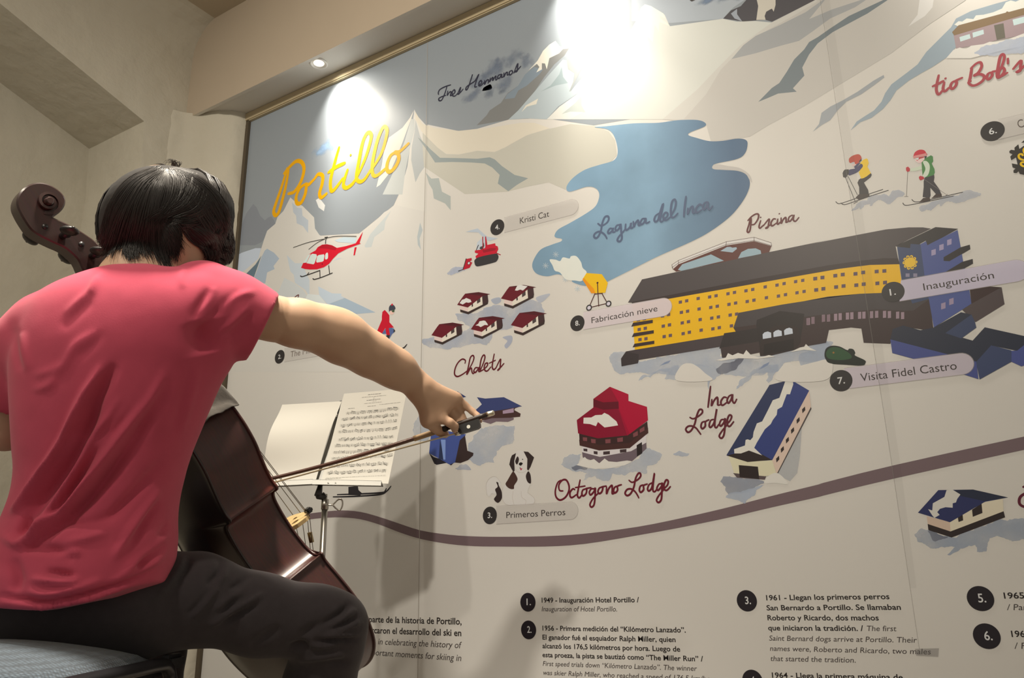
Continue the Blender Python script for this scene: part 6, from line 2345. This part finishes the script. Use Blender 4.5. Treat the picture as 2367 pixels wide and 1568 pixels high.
fa = Field(np.minimum(at(640, 738, 1.53), at(1160, 1060, 1.80)) - [.10, .10, .12], np.maximum(at(640, 690, 1.53), at(1180, 900, 1.84)) + [.08, .10, .10], .0023)
fa.chain([at(622, 736, 1.52), at(690, 748, 1.553), ELB, at(800, 787, 1.625), at(860, 822, 1.672), at(915, 853, 1.718), WRI], [.0375, .0372, .0385, .0388, .0365, .0322, .0275], .045)
fa.ellip(at(752, 738, 1.585), (.026, .018, .018), np.stack([CR, CF, UPV]), .02)       # point of the elbow
K = {'i': P((735, 940), 1.768, 'W'), 'm': P((850, 790), 1.782, 'W'), 'r': P((945, 700), 1.793, 'W'), 'p': P((1015, 650), 1.800, 'W')}
W1 = P((470, 520), 1.757, 'W')
fa.chain([WRI, W1], [.0275, .0275], .015)
for q, r in (('i', .0150), ('m', .0145), ('r', .0135), ('p', .0120)):
    fa.cone(W1, K[q], .0225, r, .016)
fa.cone(P((600, 640), 1.765, 'W'), P((760, 830), 1.775, 'W'), .022, .016, .015)
fa.cone(W1, P((590, 990), 1.765, 'W'), .020, .0155, .016)                             # ball of the thumb
fa.cone(P((590, 990), 1.765, 'W'), K['i'], .0150, .0135, .014)


def finger(pts, rs, k=.004):
    for a, b, ra, rb in zip(pts[:-1], pts[1:], rs[:-1], rs[1:]):
        fa.cone(a, b, ra, rb, k)


finger([K['i'], P((820, 975), 1.760, 'W'), P((915, 1030), 1.757, 'W'), P((985, 1085), 1.764, 'W'), P((990, 1140), 1.772, 'W')], [.0125, .0108, .0098, .0090, .0078])
finger([K['m'], P((915, 880), 1.795, 'W'), P((985, 965), 1.800, 'W'), P((1035, 1040), 1.797, 'W'), P((1045, 1110), 1.79, 'W')], [.0118, .0100, .0092, .0086, .0076])
finger([K['r'], P((1030, 830), 1.806, 'W'), P((1085, 920), 1.808, 'W'), P((1125, 1000), 1.803, 'W'), P((1130, 1070), 1.795, 'W')], [.0110, .0095, .0088, .0083, .0074])
finger([K['p'], P((1150, 775), 1.808, 'W'), P((1255, 860), 1.806, 'W'), P((1330, 925), 1.800, 'W'), P((1368, 1005), 1.792, 'W')], [.0098, .0084, .0076, .0070, .0062])
finger([P((590, 990), 1.765, 'W'), P((680, 1090), 1.778, 'W'), P((760, 1160), 1.792, 'W'), P((845, 1205), 1.797, 'W')], [.0150, .0122, .0108, .0090])
Vb, Fb_ = fa.mesh()
# left forearm and hand on the cello neck
fl = Field(np.minimum(ELL, WRL) - .09, np.maximum(ELL, WRL) + [.10, .12, .16], .0032)
fl.chain([ELL + (SHL - ELL) * .35, ELL, ELL * .5 + WRL * .5, WRL], [.041, .040, .037, .027], .02)
nk0 = CT + CM @ np.array([-.02, .085, .96])
fl.cone(WRL, nk0 + CM @ np.array([-.030, .01, -.01]), .027, .022, .015)
for q in range(4):
    kz = .985 - q * .026
    a = CT + CM @ np.array([-.040, .095, kz])
    for s in range(3):
        pp = [(-.040, .095), (-.036, .128), (-.014, .138), (.006, .130)]
        fl.cone(CT + CM @ np.array([pp[s][0], pp[s][1], kz - .003 * s]), CT + CM @ np.array([pp[s + 1][0], pp[s + 1][1], kz - .003 * (s + 1)]), .0105 - .001 * s, .0098 - .001 * s, .004)
    fl.cone(WRL, a, .018, .0125, .012)
fl.chain([WRL, CT + CM @ np.array([-.028, .070, .95]), CT + CM @ np.array([.004, .068, .955])], [.018, .012, .009], .006)
Vc, Fc_ = fl.mesh()
Vs = np.concatenate([smooth_mesh(Va, Fa, 2), smooth_mesh(Vb, Fb_, 3), smooth_mesh(Vc, Fc_, 2)])
Fs = np.concatenate([Fa, Fb_ + len(Va), Fc_ + len(Va) + len(Vb)])
tmp = mesh_obj('skin_parts', Vs, Fs, None)
rm = tmp.modifiers.new('join', 'REMESH')
rm.mode = 'VOXEL'
rm.voxel_size = .0023
dg = bpy.context.evaluated_depsgraph_get()
me = bpy.data.meshes.new_from_object(tmp.evaluated_get(dg))
bpy.data.objects.remove(tmp)
Vn = np.zeros(len(me.vertices) * 3)
me.vertices.foreach_get('co', Vn)
Vn = Vn.reshape(-1, 3)
Fn = [tuple(p.vertices) for p in me.polygons]
Fq = np.array([f if len(f) == 4 else (f[0], f[1], f[2], f[2]) for f in Fn])
Vn = smooth_mesh(Vn, Fq, 2, .4)
bpy.data.meshes.remove(me)
SKIN = mat('skin', (0.56, 0.36, 0.245), .52, spec=.4, vary=.10, vscale=16, bump=.06, bscale=300, bdist=.001)
nt, N, L, b = nodes(SKIN)
b.inputs['Subsurface Weight'].default_value = .12
b.inputs['Subsurface Radius'].default_value = (.012, .005, .003)
b.inputs['Subsurface Scale'].default_value = 1.0
body = mesh_obj('body', Vn - MO, Fn, SKIN, man, smooth=True)
# finger nails of the bow hand, eyes
mb = MB()
for a, bq, r in ((P((1330, 925), 1.800, 'W'), P((1368, 1005), 1.792, 'W'), .0062), (P((760, 1160), 1.792, 'W'), P((845, 1205), 1.797, 'W'), .0090)):
    t = (bq - a) / np.linalg.norm(bq - a)
    v = (EYE - bq) / np.linalg.norm(EYE - bq)
    v = v - t * (v @ t)
    v /= np.linalg.norm(v)
    s = np.cross(t, v)
    mb.ball(bq + v * r * .80 - t * .001 - MO, (1, 1, 1), seg=10, M=Matrix([list(t * r * .75) + [0], list(s * r * .55) + [0], list(v * r * .25) + [0], [0, 0, 0, 1]]).transposed())
mb.build('fingernail', mat('nail', (.62, .36, .27), .35), man, smooth=True)
for sgn in (1, -1):
    MB().ball(hp(.0835, sgn * .031, -.003) - MO, .0095, seg=16).build('eye', mat('eye_white', (.7, .68, .64), .2), man, smooth=True)

# hair: a close cap under several thousand fine locks
fh = Field(HC - [.17, .17, .15], HC + [.18, .18, .14], .0036)
HDP = 1.50
for x, y, d, rx, ry, rz in ((388, 489, 1.50, .100, .098, .078), (370, 507, 1.50, .096, .096, .074), (300, 530, 1.49, .050, .060, .062), (322, 556, 1.482, .060, .048, .036), (455, 478, 1.515, .060, .080, .060),
                            (492, 545, 1.545, .028, .050, .054), (512, 575, 1.57, .020, .030, .034), (380, 556, 1.468, .032, .034, .040), (455, 535, 1.475, .034, .022, .020), (478, 520, 1.50, .034, .035, .034)):
    fh.ellip(at(x, y, d), (rx, ry, rz), np.stack([CR, CF, UPV]), .014)
Vh, Fh = fh.mesh()
Vh = smooth_mesh(Vh, Fh, 3)
Nh = normals(Vh, Fh)
Ph = to_px(Vh)
from mathutils.bvhtree import BVHTree
bvh = BVHTree.FromPolygons([Vector(v) for v in Vh], [tuple(map(int, f)) for f in Fh])
bvh_all = BVHTree.FromPolygons([Vector(v) for v in Vh] + [Vector(v) for v in Vn], [tuple(map(int, f)) for f in Fh] + [tuple(i + len(Vh) for i in f) for f in Fn])
HAIRM = mat('dark_brown_hair', (0.014, 0.0105, 0.010), .42, spec=.5)


def lay(pts, crop, lift, d_out):
    "drape a curve over the cap as seen from the room; past its rim the lock hangs free"
    out, last = [], None
    n = len(pts)
    for i, q in enumerate(pts):
        X, Y = px(q, crop)
        r = ray(X, Y)
        hit = bvh_all.ray_cast(Vector(EYE), Vector(r / np.linalg.norm(r)))
        if hit[0] is not None:
            p = np.array(hit[0]) + np.array(hit[1]) * lift * (0.45 + .55 * i / n)
            last = (p - EYE) @ RCW
            last = -last[2]
            out.append(p)
        elif last is not None:
            out.append(at(X, Y, last))
        else:
            out.append(None)
    out = [p for p in out if p is not None]
    if len(out) > 3:                       # calm the depth along the lock
        A = np.array(out)
        for _ in range(1):
            A[1:-1] = A[1:-1] * .5 + (A[:-2] + A[2:]) * .25
        out = list(A)
    return out


G = [['780,188 540,272 380,385 275,505 195,640 155,800 115,960 50,1080', '790,190 560,285 400,420 270,590 190,780 140,980 90,1090', '800,195 560,300 400,480 250,700 180,900 110,1080 20,1110', '830,200 600,330 420,560 300,800 220,1000 150,1180 70,1290', '850,210 640,360 480,620 380,860 310,1080 260,1250', '870,215 680,380 560,660 480,900 420,1100 400,1240 440,1265', '885,220 720,400 640,680 570,920 520,1120 500,1230 540,1255',
      '900,220 770,420 700,700 650,940 630,1120 690,1260', '910,220 820,440 760,700 740,950 760,1150 830,1310', '920,225 860,450 800,720 820,980 860,1200 930,1360', '930,225 890,460 830,740 880,1000 940,1220 990,1400'],
     ['1180,240 1120,400 1000,580 860,700 720,780 640,860', '1250,250 1220,420 1100,620 920,730 790,800 760,900', '1330,290 1320,470 1220,640 1020,740 880,800 820,900', '1400,340 1420,520 1330,680 1130,770 960,820 880,900', '1460,400 1500,580 1440,740 1260,820 1080,850 960,900', '1520,480 1560,640 1540,800 1420,880 1250,890 1120,880'],
     ['1010,196 1160,218 1310,285 1450,390 1565,505 1650,650 1692,820 1712,960 1725,1050', '960,205 1120,220 1290,292 1440,405 1555,540 1642,700 1692,880 1722,1000', '940,215 1080,225 1260,300 1420,420 1540,580 1630,760 1690,930 1720,1040 1690,1090', '940,220 1060,260 1230,350 1390,480 1510,650 1600,820 1660,1000 1720,1130 1750,1200', '940,225 1050,290 1200,400 1350,540 1470,710 1560,880 1640,1060 1700,1200 1730,1290', '935,228 1040,330 1170,450 1310,600 1430,770 1530,930 1610,1120 1660,1280 1700,1380', '930,230 1020,360 1140,500 1270,660 1390,830 1490,980 1560,1180 1590,1350 1640,1430', '930,232 1000,390 1110,540 1230,700 1350,860 1440,1020 1500,1200 1520,1380 1570,1470'],
     ['925,218 905,430 850,650 790,800 770,900', '945,216 970,400 930,600 860,740 800,860', '970,214 1040,370 990,570 890,720 830,820', '1000,212 1100,340 1060,540 930,700 860,790', '1050,218 1170,340 1120,540 980,690 880,770'],
     ['760,760 820,880 900,1000 970,1120 1010,1250 1000,1400', '800,780 880,880 960,1000 1030,1100 1060,1230 1030,1390', '840,790 920,860 1000,930 1050,1020 1060,1110 1130,1220', '880,800 960,850 1040,880 1080,930 1075,1050 1090,1150', '820,800 850,950 900,1100 950,1250 980,1390'],
     ['1180,860 1300,900 1430,970 1540,1080 1600,1220 1610,1380 1540,1460', '1150,890 1250,960 1380,1060 1480,1180 1540,1320 1500,1440', '1160,930 1230,1030 1340,1120 1430,1200 1470,1330 1430,1420', '1150,960 1200,1060 1290,1140 1380,1190 1420,1270', '1100,850 1250,870 1400,920 1530,1010 1620,1140 1670,1290 1650,1390', '1180,900 1290,960 1420,1060 1530,1200 1560,1350 1480,1450', '1200,920 1320,1010 1440,1130 1500,1270 1480,1400 1420,1460']]
for _k in range(len(G[0])):
    G[0][_k] = ' '.join('%g,%g' % (x + (20 if x < 500 else 0) * min(1, y / 900), y + max(0, y - 700) * .16) for x, y in (map(float, t.split(',')) for t in G[0][_k].split()))
CNT = [1150, 380, 700, 320, 480, 620]
rn = random.Random(11)
hv, hfc = [], []


def lock(p, r, seg=4):
    if len(p) < 3:
        return
    n = len(p)
    rr = [r * (0.55 + .45 * math.sin(math.pi * min(1, .25 + .75 * i / (n - 1)))) * (1 - .75 * (i / (n - 1)) ** 3) for i in range(n)]
    m = MB()
    m.tube(p, rr, seg=seg, cap=False)
    b0 = len(hv)
    hv.extend(m.v)
    hfc.extend([tuple(i + b0 for i in f) for f in m.f])


for fam, cnt in zip(G, CNT):
    gd = [np.array(catmull([tuple(map(float, t.split(','))) for t in g.split()], False, 4)) for g in fam]
    m = min(len(g) for g in gd)
    gd = [g[np.linspace(0, len(g) - 1, 18).astype(int)] for g in gd]
    for _ in range(cnt):
        s = rn.random() * (len(gd) - 1)
        i = int(s)
        f = s - i
        c = gd[i] * (1 - f) + gd[min(i + 1, len(gd) - 1)] * f
        j = np.array([rn.gauss(0, 14), rn.gauss(0, 14)])
        w = np.array([rn.gauss(0, 26), rn.gauss(0, 26)])
        tt = np.linspace(0, 1, 18)[:, None]
        c = c + j + w * tt ** 2 + np.sin(tt * rn.uniform(3, 7) + rn.uniform(0, 6)) * rn.uniform(2, 12)
        st = int(rn.uniform(0, 5)) if rn.random() < .6 else 0
        en = 18 - int(rn.uniform(0, 5))
        pts = lay([tuple(q) for q in c[st:en]], 'U', rn.uniform(.002, .007), 0)
        lock(pts, rn.uniform(.0007, .0015))
# crown wisps and stray hairs
for g in ('1010,200 1010,120 980,75 920,80', '1030,200 1040,120 1020,70 960,65 910,110', '1050,195 1080,130 1040,75', '1020,195 1000,130 1060,80 1090,120', '1040,190 1100,110 1080,80', '960,180 860,130 740,125', '970,170 880,125 790,120', '1120,210 1280,235 1410,300', '1150,220 1300,250 1400,310',
          '1480,410 1560,480 1620,600', '230,560 190,590 170,620', '150,1030 60,1070 10,1110', '140,1060 80,1100 40,1130', '110,1110 70,1120 30,1100', '1640,1180 1720,1190 1770,1185', '1650,1250 1730,1250 1760,1220', '1620,1330 1700,1380 1720,1370', '1500,1440 1600,1450 1680,1400', '1440,1430 1540,1480 1620,1460', '1680,960 1720,1020 1700,1080 1660,1060', '1690,1030 1740,1090 1720,1140',
          '1640,1200 1720,1240 1760,1300', '1600,1380 1650,1440 1620,1480', '1550,1400 1560,1470 1500,1490'):
    c = catmull([tuple(map(float, t.split(','))) for t in g.split()], False, 5)
    for k in range(5):
        j = (rn.gauss(0, 9), rn.gauss(0, 9))
        pp = [(q[0] + j[0] * (1 + 1.0 * i / len(c)), q[1] + j[1] * (1 + 1.0 * i / len(c))) for i, q in enumerate(c)]
        X, Y = px(pp[0], 'U')
        r = ray(X, Y)
        h = bvh.find_nearest(Vector(at(X, Y, 1.52)))
        dd = -((np.array(h[0]) - EYE) @ RCW)[2]
        lock([at(*px(q, 'U'), dd) for q in pp], .0006)
# far side of the head: locks combed down from the crown
crown = np.array(bvh.find_nearest(Vector(at(386, 392, 1.50)))[0])
for k in range(420):
    th = rn.uniform(-.5, 3.6)
    dirv = CR * math.cos(th) + CF * math.sin(th)
    p = HC + dirv * rn.uniform(.0, .03) + UPV * .10
    pts = []
    L_max = rn.uniform(.10, .20)
    for s in np.linspace(0, 1, 14):
        q = HC + UPV * (.105 - .22 * s) + dirv * (.02 + .12 * math.sin(min(1, s * 1.3) * math.pi / 2))
        h = bvh.find_nearest(Vector(q))
        if h[0] is None or q[2] < HC[2] - .075:
            break
        pts.append(np.array(h[0]) + np.array(h[1]) * rn.uniform(.001, .004))
    lock(pts, rn.uniform(.0010, .0020))
hair = mesh_obj('hair', np.concatenate([Vh, np.array(hv)]) - MO, [tuple(f) for f in Fh] + [tuple(i + len(Vh) for i in f) for f in hfc], None, man, smooth=True, mi=[0] * len(Fh) + [1] * len(hfc), mats=[mat('hair_under', (0.011, 0.009, 0.009), .85, bump=.6, bscale=60), HAIRM])
